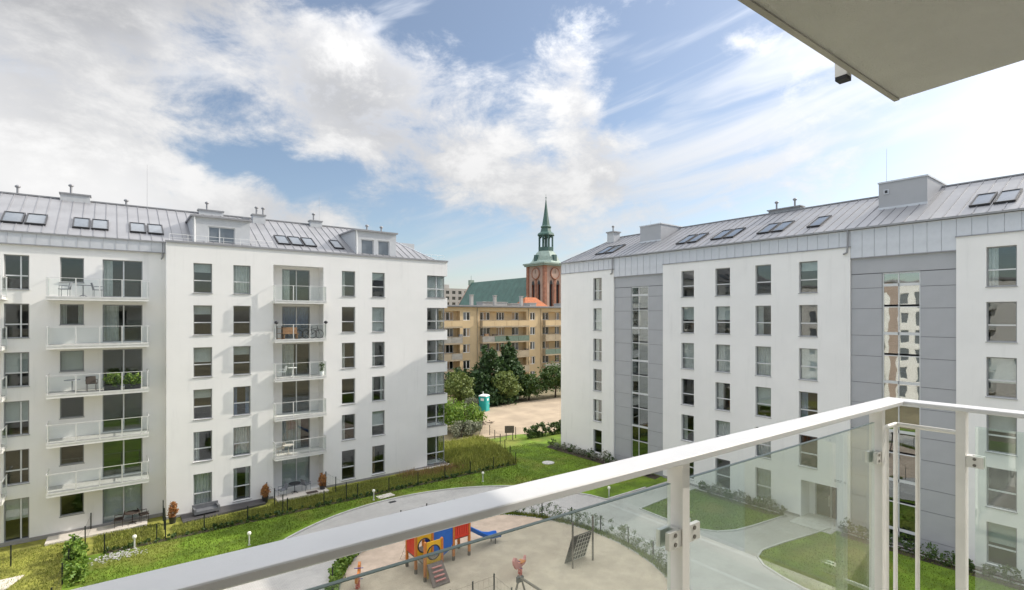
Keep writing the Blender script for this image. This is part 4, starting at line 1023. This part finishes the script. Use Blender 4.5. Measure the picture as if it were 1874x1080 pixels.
fence('fence corner around the swing at the lower edge of the picture', [(11.9, 20.1), (14.3, 20.1), (14.2, 18.6), (14.2, 16.6)], 1.0, 1.25)
lamps = [((14.84, 35.75), 'bollard lamp by the concrete slab at the kerb'), ((6.22, 33.1), 'bollard lamp on the sunlit lawn nearest the left edge'), ((23.45, 34.5), 'bollard lamp in the grass near the fence corner'), ((28.76, 25.95), 'bollard lamp on the far lawn by the path corner'), ((29.4, 19.9), 'bollard lamp seen behind the balcony glass'), ((.95, 36.55), 'bollard lamp beside the rubble heap')]
for (x, y), lab in lamps:
    B = thing('bollard_lamp', lab, 'lamp', (x, y, 0), 0, 'bollard lamps along the paths')
    link('pole', cached('lpole', lambda: MB().tube((0, 0, -.05), (0, 0, .58), .04, n=10).tube((0, 0, -.05), (0, 0, .03), .09, n=10).mesh('pole', ['steel_pale'])), B)
    link('lamp_head', cached('lhead', lambda: MB().lathe([(.05, .57), (.10, .62), (.11, .70), (.08, .77), (.02, .79)], 12).mesh('lamp_head', ['lamp_glass'])), B)

def playhouse():
    B = thing('playground_structure', 'colourful climbing frame with blue slide, red rails and yellow panels', 'playground', (12.3, 23.2, 0))
    X = lambda x: x - 12.3; Y = lambda y: y - 23.2
    def post(x, y, h=1.9, m='orange'):
        link('post', cached(('pp', h, m), lambda: MB().box(-.06, .06, -.06, .06, .25, h).box(-.062, .062, -.062, .062, -.1, .25, 1).tube((0, 0, h), (0, 0, h + .05), .07, .02, 8).mesh('post', [m, 'wood_grey'])), B, (X(x), Y(y), 0))
    for x, y in ((14.6, 24.3), (15.6, 24.3), (15.6, 25.4), (14.6, 25.4)): post(x, y, 2.15)
    for x, y in ((12.3, 23.2), (13.25, 23.2), (12.3, 24.2), (13.25, 24.2), (12.3, 25.2), (13.25, 25.2)): post(x, y, 1.95)
    for (x0, x1, y0, y1, z) in ((14.6, 15.6, 24.3, 25.4, 1.15), (12.3, 13.25, 23.2, 25.2, .85)): MB().box(X(x0), X(x1), Y(y0), Y(y1), z - .06, z).build('platform', ['wood_grey'], B)
    MB().box(X(13.3), X(14.55), Y(24.32), Y(25.1), .9, .96).build('bridge_deck', ['wood_grey'], B)
    def yellow(y):
        q = MB(); n = 20; x0, x1, z0, z1 = X(12.36), X(13.19), .82, 1.92; cx = (x0 + x1) / 2; cz = 1.36; r = .33; yv = Y(y)
        out = []; inn = []
        for i in range(n):
            a = 2 * math.pi * i / n; c, s_ = math.cos(a), math.sin(a); k = min((x1 - cx) / max(1e-6, abs(c)), ((z1 - cz) if s_ > 0 else (cz - z0)) / max(1e-6, abs(s_)))
            out.append((cx + c * k, cz + s_ * k)); inn.append((cx + c * r, cz + s_ * r))
        for i in range(n):
            j = (i + 1) % n
            for d in (-.02, .02): q.quad((out[i][0], yv + d, out[i][1]), (out[j][0], yv + d, out[j][1]), (inn[j][0], yv + d, inn[j][1]), (inn[i][0], yv + d, inn[i][1]))
            q.quad((inn[i][0], yv - .02, inn[i][1]), (inn[j][0], yv - .02, inn[j][1]), (inn[j][0], yv + .02, inn[j][1]), (inn[i][0], yv + .02, inn[i][1]))
            q.quad((out[i][0], yv - .02, out[i][1]), (out[j][0], yv - .02, out[j][1]), (out[j][0], yv + .02, out[j][1]), (out[i][0], yv + .02, out[i][1]))
        q.torus((cx, yv - .02, cz), (0, 1, 0), .35, .035, 22, 6, 1)
        q.build('yellow_panel', ['yellow', 'frame_dark'], B)
    yellow(23.2); yellow(24.2)
    MB().box(X(12.36), X(12.5), Y(23.2) - .025, Y(23.2) + .025, .1, .8).box(X(13.05), X(13.19), Y(23.2) - .025, Y(23.2) + .025, .1, .8).build('yellow_skirt', ['yellow'], B)
    # red rail panels, each bar a piece
    for i in range(6):
        link('rail_bar', cached('rb', lambda: MB().box(-.05, .05, -.05, .05, .9, 1.9).mesh('rail_bar', ['red'])), B, (X(12.3), Y(24.32) + .15 * i, 0))
    for i in range(6):
        link('rail_bar', cached('rb2', lambda: MB().box(-.055, .055, -.03, .03, 1.15, 2.0).mesh('rail_bar', ['red'])), B, (X(14.74) + .145 * i, Y(24.28), 0))
        link('rail_bar', cached('rb2', lambda: None), B, (X(14.74) + .145 * i, Y(25.42), 0))
    for y in (24.26, 25.44): MB().box(X(14.62), X(15.58), Y(y) - .025, Y(y) + .025, 1.2, 1.28).box(X(14.62), X(15.58), Y(y) - .025, Y(y) + .025, 1.86, 1.94).build('rail', ['red'], B)
    # blue side panels of the bridge with a wavy lower edge
    for yv, m in ((24.30, 'blue'), (25.12, 'blue_dark')):
        pts = [(13.32, 1.9), (14.55, 2.1), (14.55, .95), (14.3, .62), (13.95, .45), (13.55, .55), (13.32, .8)]
        lo = [(X(x), Y(yv) - .02, z) for x, z in pts]; hi = [(X(x), Y(yv) + .02, z) for x, z in pts]; n = len(pts)
        MB().add(lo + hi, [tuple(range(n)), tuple(range(2 * n - 1, n - 1, -1))] + [(i, (i + 1) % n, n + (i + 1) % n, n + i) for i in range(n)]).build('bridge_panel', [m], B)
    # climbing ramp with pink grips
    A = MB().hexa(((X(12.3), Y(22.42), 0), (X(13.25), Y(22.42), 0), (X(13.2), Y(23.12), .84), (X(12.35), Y(23.12), .84), (X(12.3), Y(22.36), .05), (X(13.25), Y(22.36), .05), (X(13.2), Y(23.06), .9), (X(12.35), Y(23.06), .9))).build('ramp', ['ramp_brown'], B)
    for i in range(4):
        t = .2 + .19 * i; y = Y(22.36) + .7 * t - .03; z = .05 + .85 * t + .02
        MB().box(X(12.5), X(13.05), y - .04, y + .03, z - .01, z + .045).build('grip', ['pink'], A)
    # slide: a swept channel
    path = [(15.66, 1.2), (15.95, 1.12), (16.45, .78), (17.0, .45), (17.4, .33), (17.85, .30), (18.0, .26)]
    prof = [(-.30, .22), (-.27, .20), (-.24, .03), (-.12, 0), (.12, 0), (.24, .03), (.27, .20), (.30, .22), (.28, .26), (.24, .22), (.20, .07), (0, .04), (-.20, .07), (-.24, .22), (-.28, .26)]
    q = MB(); vs2 = []; m = len(prof)
    for x, z in path: vs2 += [(X(x), Y(24.82) + a, z + b) for a, b in prof]
    q.add(vs2, [(i * m + j, i * m + (j + 1) % m, (i + 1) * m + (j + 1) % m, (i + 1) * m + j) for i in range(len(path) - 1) for j in range(m)], 0, True)
    sl_ = q.build('slide', ['blue'], B)
    MB().tube((X(17.6), Y(24.6), 0), (X(17.6), Y(24.6), .32), .03).tube((X(17.6), Y(25.04), 0), (X(17.6), Y(25.04), .32), .03).build('slide_leg', ['wood_grey'], sl_)
    # net ladder at the back
    q = MB()
    for i in range(4): q.tube((X(12.4 + .25 * i), Y(26.2), .02), (X(12.4 + .25 * i), Y(25.25), 1.5), .015, n=5)
    for i in range(5): t = .15 + .2 * i; q.tube((X(12.4), Y(26.2 - .95 * t), 1.5 * t), (X(13.15), Y(26.2 - .95 * t), 1.5 * t), .015, n=5)
    q.build('rope_ladder', ['rope'], B)
playhouse()
def climb_frame():
    B = thing('climbing_net', 'dark leaning climbing board with rope net between two posts', 'climbing frame', (19.1, 19.75, 0))
    for x in (0, 1.5): link('post', cached('cpost', lambda: MB().tube((0, 0, -.1), (0, 0, 2.4), .055, n=10).mesh('post', ['wood_grey'])), B, (x, 0, 0))
    MB().hexa(((-.02, .55, .05), (1.48, .55, .05), (1.48, .02, 1.6), (.02, .02, 1.6), (-.02, .61, .05), (1.48, .61, .05), (1.48, .08, 1.6), (.02, .08, 1.6))).build('board', ['net_dark'], B)
    q = MB(); P = lambda s_, t: Vector((.45 + 1.0 * s_, .53 - .53 * t, .08 + 1.5 * t))
    for i in range(6): q.tube(P(i / 5, 0), P(i / 5, 1), .015, n=5)
    for i in range(7): q.tube(P(0, i / 6), P(1, i / 6), .015, n=5)
    q.build('rope_net', ['rope'], B); MB().tube((0, 0, 1.63), (1.5, 0, 1.63), .035, n=8).build('crossbar', ['wood_grey'], B)
climb_frame()
def rider(label, loc, rz, m1, m2):
    B = thing('spring_rider', label, 'spring rider', (*loc, 0), rz)
    q = MB(); pts = [Vector((.10 * math.cos(i * .9), .10 * math.sin(i * .9), .02 + i * .011)) for i in range(36)]; q.path(pts, .017, 5).build('spring', ['red'], B)
    prof = [(-.5, .55), (-.38, .42), (.1, .40), (.42, .44), (.62, .72), (.66, .95), (.52, 1.08), (.36, .98), (.28, .72), (-.1, .62), (-.36, .68), (-.5, .82)]
    n = len(prof); lo = [(x, -.06, z) for x, z in prof]; hi = [(x, .06, z) for x, z in prof]
    MB().add(lo + hi, [tuple(range(n)), tuple(range(2 * n - 1, n - 1, -1))] + [(i, (i + 1) % n, n + (i + 1) % n, n + i) for i in range(n)]).build('body', [m1], B)
    MB().box(-.28, .08, -.16, .16, .62, .67).build('seat', [m2], B); MB().tube((.32, -.22, .85), (.32, .22, .85), .018).build('handlebar', ['blue_dark'], B); MB().tube((.12, -.22, .42), (.12, .22, .42), .018).build('footrest', ['blue_dark'], B)
rider('orange and pink spring rider on the sand near the swing', (16.5, 20.9), R(200), 'pink', 'orange')
rider('orange spring rider on the sand near the left fence', (9.4, 24.6), R(60), 'orange', 'pink')
def swing():
    B = thing('swing_frame', 'dark tubular swing frame at the lower edge of the playground', 'swing', (13.65, 17.3, 0))
    for y, nm in ((0, 0), (-3.4, 1)):
        for s_ in (-1, 1): MB().tube((s_ * .75, y, 0), (s_ * .06, y, 2.15), .045, n=8).build('leg', ['wood_grey'], B)
        MB().box(-.16, .16, y - .06, y + .06, 1.98, 2.2).build('bracket', ['frame_dark'], B)
    MB().tube((0, .12, 2.17), (0, -3.5, 2.17), .055, n=10).build('crossbeam', ['wood_grey'], B)
    for y in (-1.0, -2.4):
        s_ = MB().box(-.1, .1, y - .22, y + .22, .5, .54).build('seat', ['rubber'], B); MB().tube((0, y - .2, .54), (0, y - .2, 2.12), .008, n=5).tube((0, y + .2, .54), (0, y + .2, 2.12), .008, n=5).build('chain', ['steel_pale'], s_)
swing()
# lot: toilet and notice board
def toilet():
    B = thing('portable_toilet', 'teal portable toilet with white roof on the edge of the vacant lot', 'portable toilet', (41.2, 60.3, 0), R(28))
    MB().box(-.55, .55, -.55, .55, .1, 2.05).box(-.6, .6, -.6, .6, 0, .1).build('cabin', ['teal'], B)
    for x in (-.5, -.2, .1, .4): MB().box(x - .035, x + .035, .551, .58, .15, 2.0).build('rib', ['teal'], B)
    D = MB().box(-.42, .42, -.585, -.551, .14, 1.95).build('door', ['teal'], B); MB().box(.28, .36, -.61, -.586, .95, 1.1).build('handle', ['white_plastic'], D); MB().box(-.2, .2, -.592, -.586, 1.45, 1.75).build('door_sign', ['white_plastic'], D)
    MB().box(-.57, -.551, -.25, .25, 1.45, 1.8).build('side_sign', ['white_plastic'], B)
    MB().lathe([(.84, 2.05), (.82, 2.14), (.55, 2.28), (.05, 2.32)], 4, rot=R(45), smooth=False).build('roof', ['white_plastic'], B); MB().tube((.35, .35, 2.1), (.35, .35, 2.6), .05).build('vent_pipe', ['white_plastic'], B)
toilet()
B = thing('notice_board', 'small dark notice board on two legs by the vacant lot fence', 'sign', (33.6, 44.4, 0), R(-30))
for x in (-.35, .35): link('leg', cached('nbl', lambda: MB().box(-.04, .04, -.04, .04, -.05, 1.1).mesh('leg', ['wood_grey'])), B, (x, 0, 0))
MB().box(-.5, .5, -.05, .05, .75, 1.5).build('board', ['wood_grey'], B)
B = thing('timber_pile', 'dark branches lying on the lot below the toilet', 'timber', (36.2, 52.6, 0))
for i in range(9): MB().tube((rnd.uniform(-1, 1), rnd.uniform(-.4, .4), .06 + .03 * i), (rnd.uniform(-.8, 1.6), rnd.uniform(-.5, .5), .1 + .03 * i), .05, .02, 6).build('branch', ['bark'], B)
# patio slabs and decks at the left building
struct(MB().prism([(-3.15, 40.1), (1.7, 40.1), (1.75, 41.36), (-3.1, 41.36)], -.05, .10).build('patio', ['patio']))
struct(MB().prism([(3.5, 39.0), (8.5, 39.55), (8.5, 40.5), (3.5, 40.5)], -.05, .12).build('deck', ['deck']))
struct(MB().prism([(9.25, 39.4), (12.85, 39.4), (12.85, 41.7), (9.25, 41.7)], -.05, .15).build('terrace', ['patio']))
struct(MB().prism([(20.5, 39.9), (25, 39.6), (25, 40.5), (20.5, 40.5)], -.05, .06).build('terrace', ['patio']))
struct(MB().prism([(-9, 33.2), (-4.1, 34.9), (-3.6, 36.2), (-9, 36.2)], -.05, .04).build('terrace', ['patio']))

# ================================================================== FURNITURE AND CLUTTER ON BALCONIES
def chair(label, loc, rz, m='chair_grey', h=.82):
    B = thing('chair', label, 'chair', loc, rz)
    for x in (-.22, .22):
        for y in (-.2, .2): link('leg', cached(('cl', m), lambda: MB().tube((0, 0, 0), (0, 0, .44), .014, n=6).mesh('leg', [m])), B, (x, y, 0))
    link('seat', cached(('cs', m), lambda: MB().box(-.25, .25, -.24, .24, .43, .47).mesh('seat', [m])), B)
    link('backrest', cached(('cb', m), lambda: MB().hexa(((-.25, .20, .47), (.25, .20, .47), (.25, .235, .47), (-.25, .235, .47), (-.24, .30, .86), (.24, .30, .86), (.24, .33, .86), (-.24, .33, .86))).mesh('backrest', [m])), B)
    for x in (-.26, .26): link('armrest', cached(('ca', m), lambda: MB().box(-.02, .02, -.2, .22, .63, .66).tube((0, -.19, .44), (0, -.19, .63), .012, n=5).mesh('armrest', [m])), B, (x, 0, 0))
def table(label, loc, m='chair_grey', r=.38, h=.72):
    B = thing('table', label, 'table', loc)
    MB().lathe([(r, h - .03), (r, h), (r - .02, h + .003)], 20).build('table_top', [m], B); MB().tube((0, 0, .02), (0, 0, h - .03), .025).build('column', [m], B)
    for a in range(4): MB().tube((0, 0, .12), (.3 * math.cos(a * 1.57 + .7), .3 * math.sin(a * 1.57 + .7), .01), .016, n=5).build('foot', [m], B)
zf = lambda k: .2 + FL * k + .013
chair('grey chair left of the table on the topmost wing balcony', (-2.3, 40.6, zf(5)), R(-100), 'chair_grey'); table('small grey table on the topmost wing balcony', (-1.45, 40.6, zf(5))); chair('grey chair right of the table on the topmost wing balcony', (-.75, 40.6, zf(5)), R(100), 'chair_grey')
chair('dark brown chair on the third wing balcony from the top', (-1.05, 40.45, zf(3)), R(10), 'rattan'); table('small table on the third wing balcony from the top', (-1.95, 40.5, zf(3)), 'chair_grey')
chair('white chair on the third loggia from the top', (9.75, 40.4, zf(3)), R(-90), 'white_plastic'); table('white table on the third loggia from the top', (10.5, 40.45, zf(3)), 'white_plastic', .32)
table('pale wooden table on the lowest loggia balcony', (10.2, 40.35, zf(1)), 'patio', .4); chair('pale chair on the lowest loggia balcony', (9.7, 40.7, zf(1)), R(-80), 'patio')
chair('grey chair on the ground floor loggia by the left wall', (9.75, 40.2, .15), R(-80), 'chair_grey'); table('dark round table on the ground floor loggia', (10.65, 40.4, .15), 'frame_dark', .42); chair('bluish grey chair right of the loggia table', (11.5, 40.5, .15), R(110), 'chair_grey')
chair('rattan chair left of the wing patio table', (.25, 40.7, .1), R(-90), 'rattan'); table('dark rattan table on the wing patio', (.95, 40.75, .1), 'rattan', .42); chair('rattan chair right of the wing patio table', (1.55, 40.85, .1), R(100), 'rattan')
tag(MB().box(-.4, .4, -.25, .25, 0, .02).build('doormat', ['rattan'], None, (11.7, 39.7, .152)), 'dark mat on the terrace in front of the loggia', 'mat')
mat('sofa_grey', (.12, .125, .135), .85, var=.15, scale=4)
B = thing('lounge_sofa', 'grey lounge sofa on the dark deck by the left building', 'sofa', (4.9, 39.9, .12), R(4))
MB().box(-.75, .75, -.35, .35, .12, .30).build('seat', ['sofa_grey'], B); MB().box(-.75, .75, .25, .38, .30, .58).build('backrest', ['sofa_grey'], B)
for x in (-.75, .63): MB().box(x, x + .12, -.35, .25, .30, .45).build('armrest', ['sofa_grey'], B)
for x in (-.65, .65):
    for y in (-.28, .28): MB().box(x - .03, x + .03, y - .03, y + .03, 0, .12).build('leg', ['frame_dark'], B)
for i, x in enumerate((-.05, .95)):
    lab = ('lush green planter box on the third wing balcony, left one', 'lush green planter box on the third wing balcony, right one')[i]
    B = thing('planter', lab, 'planter', (x, 40.1, zf(3)), 0, 'green planters')
    MB().box(-.4, .4, -.16, .16, 0, .3).build('box', ['frame_dark'], B); npmesh('foliage', leaves(np.random.default_rng(70 + i), [(0, 0, .62)], [(.48, .25, .38)], 700, .08), 4, 'leaf_bright', None, None, B, None)
def bicycle(label, loc, rz, col):
    B = thing('bicycle', label, 'bicycle', loc, rz)
    for x in (-.5, .5):
        w = link('wheel', cached('bw', lambda: MB().torus((0, 0, .33), (0, 1, 0), .31, .022, 22, 6).mesh('wheel', ['rubber'])), B, (x, 0, 0))
        sp = MB()
        for i in range(8): sp.tube((0, 0, .33), (.3 * math.cos(i * .785), 0, .33 + .3 * math.sin(i * .785)), .004, n=3)
        link('spokes', cached('bs', lambda: sp.mesh('spokes', ['steel_pale'])), w)
    MB().tube((-.5, 0, .33), (-.05, 0, .32), .016).tube((-.5, 0, .33), (-.15, 0, .72), .014).tube((-.05, 0, .32), (-.18, 0, .82), .018).tube((-.15, 0, .72), (.36, 0, .78), .018).tube((-.05, 0, .32), (.36, 0, .72), .02).tube((.34, 0, .88), (.5, 0, .33), .018).build('frame', [col], B)
    MB().box(-.30, -.05, -.07, .07, .83, .88).build('saddle', ['rubber'], B); MB().tube((.32, -.28, .95), (.32, .28, .95), .014).tube((.34, 0, .85), (.32, 0, .95), .014).build('handlebar', ['frame_dark'], B)
bicycle('dark bicycle parked on the second loggia from the top', (11.95, 40.35, zf(4)), R(4), 'frame_dark'); bicycle('second bicycle behind the first on the loggia', (11.55, 40.85, zf(4)), R(-6), 'chair_grey')
B = thing('wooden_bench', 'brown wooden bench on the second loggia from the top', 'bench', (10.35, 40.5, zf(4)))
MB().box(-.55, .55, -.22, .22, .36, .44).build('seat', ['wood'], B); MB().box(-.55, .55, .17, .23, .44, .85).build('backrest', ['wood'], B)
for x in (-.48, .42): MB().box(x, x + .07, -.2, .2, 0, .36).build('leg', ['wood'], B)
B = thing('wooden_shelf', 'dark red shelf at the left end of the second loggia', 'shelf', (9.55, 40.25, zf(4)))
for z in (.05, .4, .75): MB().box(-.2, .2, -.16, .16, z, z + .03).build('board', ['wood'], B)
for x in (-.2, .17): MB().box(x, x + .03, -.16, .16, 0, .95).build('side', ['rattan'], B)
for x, lab in ((9.28, 'black globe lantern on the left end of the loggia rail'), (12.78, 'black globe lantern on the right end of the loggia rail')):
    B = thing('lantern', lab, 'lantern', (x, 39.93, zf(4) + 1.1)); MB().lathe([(.03, .0), (.13, .06), (.15, .14), (.08, .22), (.02, .24)], 12).build('globe', ['frame_dark'], B); MB().tube((0, 0, -.9), (0, 0, .02), .012).build('stem', ['frame_dark'], B)
B = thing('potted_plant', 'slim plant in a white pot at the right end of the third loggia', 'potted plant', (12.55, 40.2, zf(3)))
MB().lathe([(.12, 0), (.17, .32), (.14, .32)], 12).build('pot', ['white_plastic'], B); npmesh('foliage', leaves(np.random.default_rng(77), [(0, 0, .75)], [(.12, .12, .45)], 160, .06), 4, 'leaf_mid', None, None, B, None)

# ================================================================== OUR OWN BALCONY
zt = 12.78; zfl = 11.66
def front(x): return 1.052 - .025 * (x + .05)         # outer edge of the front rail
def home():
    B = thing('home_building', 'white building wall behind the viewpoint, carrying the near balcony', 'building', (0, -1.15, 0))
    q = MB(); ops = [(-1.2, 1.4, 11.72, 14.0)] + [(x, x + 1.6, z, z + 2.1) for x in (-9, -16, -23) for z in (3.2, 6.0, 8.9, 11.7, 14.6)]
    wall(q, -32, 5.2, 0, 17.6, 0, ops, -.12)
    q.quad((5.2, 0, 0), (5.2, -12, 0), (5.2, -12, 17.6), (5.2, 0, 17.6)).quad((-32, -12, 0), (5.2, -12, 0), (5.2, -12, 17.6), (-32, -12, 17.6)).quad((-32, 0, 17.6), (5.2, 0, 17.6), (5.2, -12, 17.6), (-32, -12, 17.6)).quad((-32, 0, 0), (-32, -12, 0), (-32, -12, 17.6), (-32, 0, 17.6))
    q.build('wall', ['white_render'], B)
    for o in ops:
        w, h = o[1] - o[0], o[3] - o[2]; f = MB().box(0, .07, -.1, -.04, 0, h).box(w - .07, w, -.1, -.04, 0, h).box(.07, w - .07, -.1, -.04, 0, .07).box(.07, w - .07, -.1, -.04, h - .07, h).box(w * .5 - .04, w * .5 + .04, -.1, -.04, .07, h - .07).build('window', ['frame_grey'], B, (o[0], 0, o[2]))
        for a, b in ((.07, w * .5 - .04), (w * .5 + .04, w - .07)): MB().box(a, b, -.08, -.068, .07, h - .07).build('pane', ['glass_dark'], f)
home()
def near_balcony():
    B = thing('balcony', 'near balcony with white painted handrail, posts and clamped glass panels', 'balcony', (0, 0, zfl))
    L = lambda p: (p[0], p[1], p[2] - zfl)
    MB().hexa([L(p) for p in ((-9, -1.14, zfl - .22), (3.2, -1.14, zfl - .22), (3.25, .96, zfl - .22), (-9, 1.25, zfl - .22), (-9, -1.14, zfl), (3.2, -1.14, zfl), (3.25, .96, zfl), (-9, 1.25, zfl))]).build('floor_slab', ['patio'], B)
    # handrail: flat profile 100 x 30 mm with softened edges, mitred at the corner
    def rail(pts, w, h, m, name, ch=.006):
        prof = [(-w / 2, -h + ch), (-w / 2 + ch, -h), (w / 2 - ch, -h), (w / 2, -h + ch), (w / 2, -ch), (w / 2 - ch * .6, -ch * .25), (w / 2 - ch * 1.6, 0), (-w / 2 + ch * 1.6, 0), (-w / 2 + ch * .6, -ch * .25), (-w / 2, -ch)]
        P = [Vector(p) for p in pts]; q = MB(); vs2 = []; m_n = len(prof)
        for i, p in enumerate(P):
            a = P[i] - P[i - 1] if i else P[1] - P[0]; b = P[i + 1] - P[i] if i < len(P) - 1 else P[i] - P[i - 1]
            a = a.normalized(); b = b.normalized(); na = Vector((a.y, -a.x, 0)); nb = Vector((b.y, -b.x, 0)); mm = (na + nb).normalized(); sc = 1 / max(.3, mm.dot(na))
            vs2 += [L(p + mm * (x * sc) + Vector((0, 0, z))) for x, z in prof]
        q.add(vs2, [(i * m_n + j, i * m_n + (j + 1) % m_n, (i + 1) * m_n + (j + 1) % m_n, (i + 1) * m_n + j) for i in range(len(P) - 1) for j in range(m_n)]); q.poly(vs2[:m_n][::-1]); q.poly(vs2[-m_n:])
        return q.build(name, [m], B)
    cy = lambda x: front(x) - .05
    rail([(-9, cy(-9), zt), (3.16, cy(3.16), zt), (3.16, -1.1, zt)], .10, .021, 'rail_paint', 'handrail', .0035)
    gx = 12.692
    def post(x, y, wx, wy):
        o = MB().box(x - wx / 2, x + wx / 2, y - wy / 2, y + wy / 2, -.2, zt - .022 - zfl).build('post', ['post_paint'], B)
        return o
    def clamp(par, x, y, ax, sgn, z):
        """two plates that grip the pane edge, on a stub from the post"""
        z -= zfl
        q = MB()
        if ax == 'x':
            q.box(min(x, x + sgn * .06), max(x, x + sgn * .06), y - .024, y - .0095, z - .026, z + .026).box(min(x, x + sgn * .06), max(x, x + sgn * .06), y + .0095, y + .024, z - .026, z + .026).box(min(x, x + sgn * .018), max(x, x + sgn * .018), y - .0095, y + .0095, z - .026, z + .026)
            for dz in (-.014, .014): q.tube((x + sgn * .03, y - .026, z + dz), (x + sgn * .03, y - .0235, z + dz), .007, n=8, mi=1)
        else:
            q.box(x - .024, x - .0095, min(y, y + sgn * .06), max(y, y + sgn * .06), z - .026, z + .026).box(x + .0095, x + .024, min(y, y + sgn * .06), max(y, y + sgn * .06), z - .026, z + .026).box(x - .0095, x + .0095, min(y, y + sgn * .018), max(y, y + sgn * .018), z - .026, z + .026)
            for dz in (-.014, .014): q.tube((x - .026, y + sgn * .03, z + dz), (x - .0235, y + sgn * .03, z + dz), .007, n=8, mi=1)
        q.build('glass_clamp', ['clamp_metal', 'screw'], par)
    xs = [-4.80, -3.25, -1.70, -.16, 1.385, 2.925]
    zc = 12.53
    ps = []
    for x in xs:
        o = post(x, cy(x), .036, .055); ps.append(o)
        for zz in (zc, 11.80):
            if x < 2.8: clamp(o, x + .019, cy(x), 'x', 1, zz)
            clamp(o, x - .019, cy(x), 'x', -1, zz)
    for a, b in zip(xs, xs[1:]):
        x0, x1 = a + .045, b - .045
        MB().hexa([L(p) for p in ((x0, cy(x0) - .005, 11.72), (x1, cy(x1) - .005, 11.72), (x1, cy(x1) + .005, 11.72), (x0, cy(x0) + .005, 11.72), (x0, cy(x0) - .005, gx), (x1, cy(x1) - .005, gx), (x1, cy(x1) + .005, gx), (x0, cy(x0) + .005, gx))]).hexa([L(p) for p in ((x0, cy(x0) - .0055, gx), (x1, cy(x1) - .0055, gx), (x1, cy(x1) + .0055, gx), (x0, cy(x0) + .0055, gx), (x0, cy(x0) - .0055, gx + .002), (x1, cy(x1) - .0055, gx + .002), (x1, cy(x1) + .0055, gx + .002), (x0, cy(x0) + .0055, gx + .002))], 1).build('glass_panel', ['glass_near', 'glass_edge'], B)
    o = post(3.16, .66, .055, .036)
    for zz in (zc, 11.80): clamp(o, 3.16, .641, 'y', -1, zz)
    o2 = post(3.16, -.95, .055, .036)
    MB().hexa([L(p) for p in ((3.155, -.9, 11.72), (3.165, -.9, 11.72), (3.165, .612, 11.72), (3.155, .612, 11.72), (3.155, -.9, gx), (3.165, -.9, gx), (3.165, .612, gx), (3.155, .612, gx))]).build('glass_panel', ['glass_near'], B)
    # barred corner piece between the last front post and the side post
    z1 = 12.652 - zfl; c = (3.16, cy(3.16), z1)
    F = MB(); F.path([(2.96, cy(2.96), .10), (2.96, cy(2.96), z1 - .01)], .008, 8); F.path([(2.955, cy(2.955), z1), c, (3.16, .68, z1)], .011, 8); F.path([(2.955, cy(2.955), .1), (3.16, cy(3.16), .1), (3.16, .68, .1)], .011, 8)
    fo = F.build('corner_frame', ['post_paint'], B)
    for p in ((3.045, cy(3.045)), (3.16, cy(3.16)), (3.16, .83)): MB().tube((p[0], p[1], .1), (p[0], p[1], z1), .0095, n=10).build('bar', ['post_paint'], fo)
near_balcony()
def upper_balcony():
    zs = 14.33
    B = thing('upper_balcony', 'rough plastered underside of the balcony above, top right', 'balcony', (0, 0, zs))
    MB().hexa([(p[0], p[1], p[2] - zs) for p in ((-9, -1.14, zs), (3.0, -1.14, zs), (3.25, .957, zs), (-9, 1.22, zs), (-9, -1.14, zs + .24), (3.0, -1.14, zs + .24), (3.25, .957, zs + .24), (-9, 1.22, zs + .24))]).build('slab', ['soffit'], B)
    MB().hexa([(-9, 1.19, -.008), (3.24, .927, -.008), (3.245, .952, -.008), (-9, 1.215, -.008), (-9, 1.19, 0), (3.24, .927, 0), (3.245, .952, 0), (-9, 1.215, 0)]).build('drip_bead', ['balcony_grey'], B)
    for x in (2.735, .9, -.9, -2.8):
        y0 = .957 + (3.25 - x) * .0215 + .012
        MB().box(x - .028, x + .028, y0, y0 + .05, -.002, 1.3).box(x - .0275, x + .0275, y0 + .0005, y0 + .0495, -.02, -.0022, 1).build('post', ['post_paint', 'rubber'], B)
    MB().box(-9, 3.2, .93, 1.03, 1.3, 1.33).build('handrail', ['rail_paint'], B)
upper_balcony()
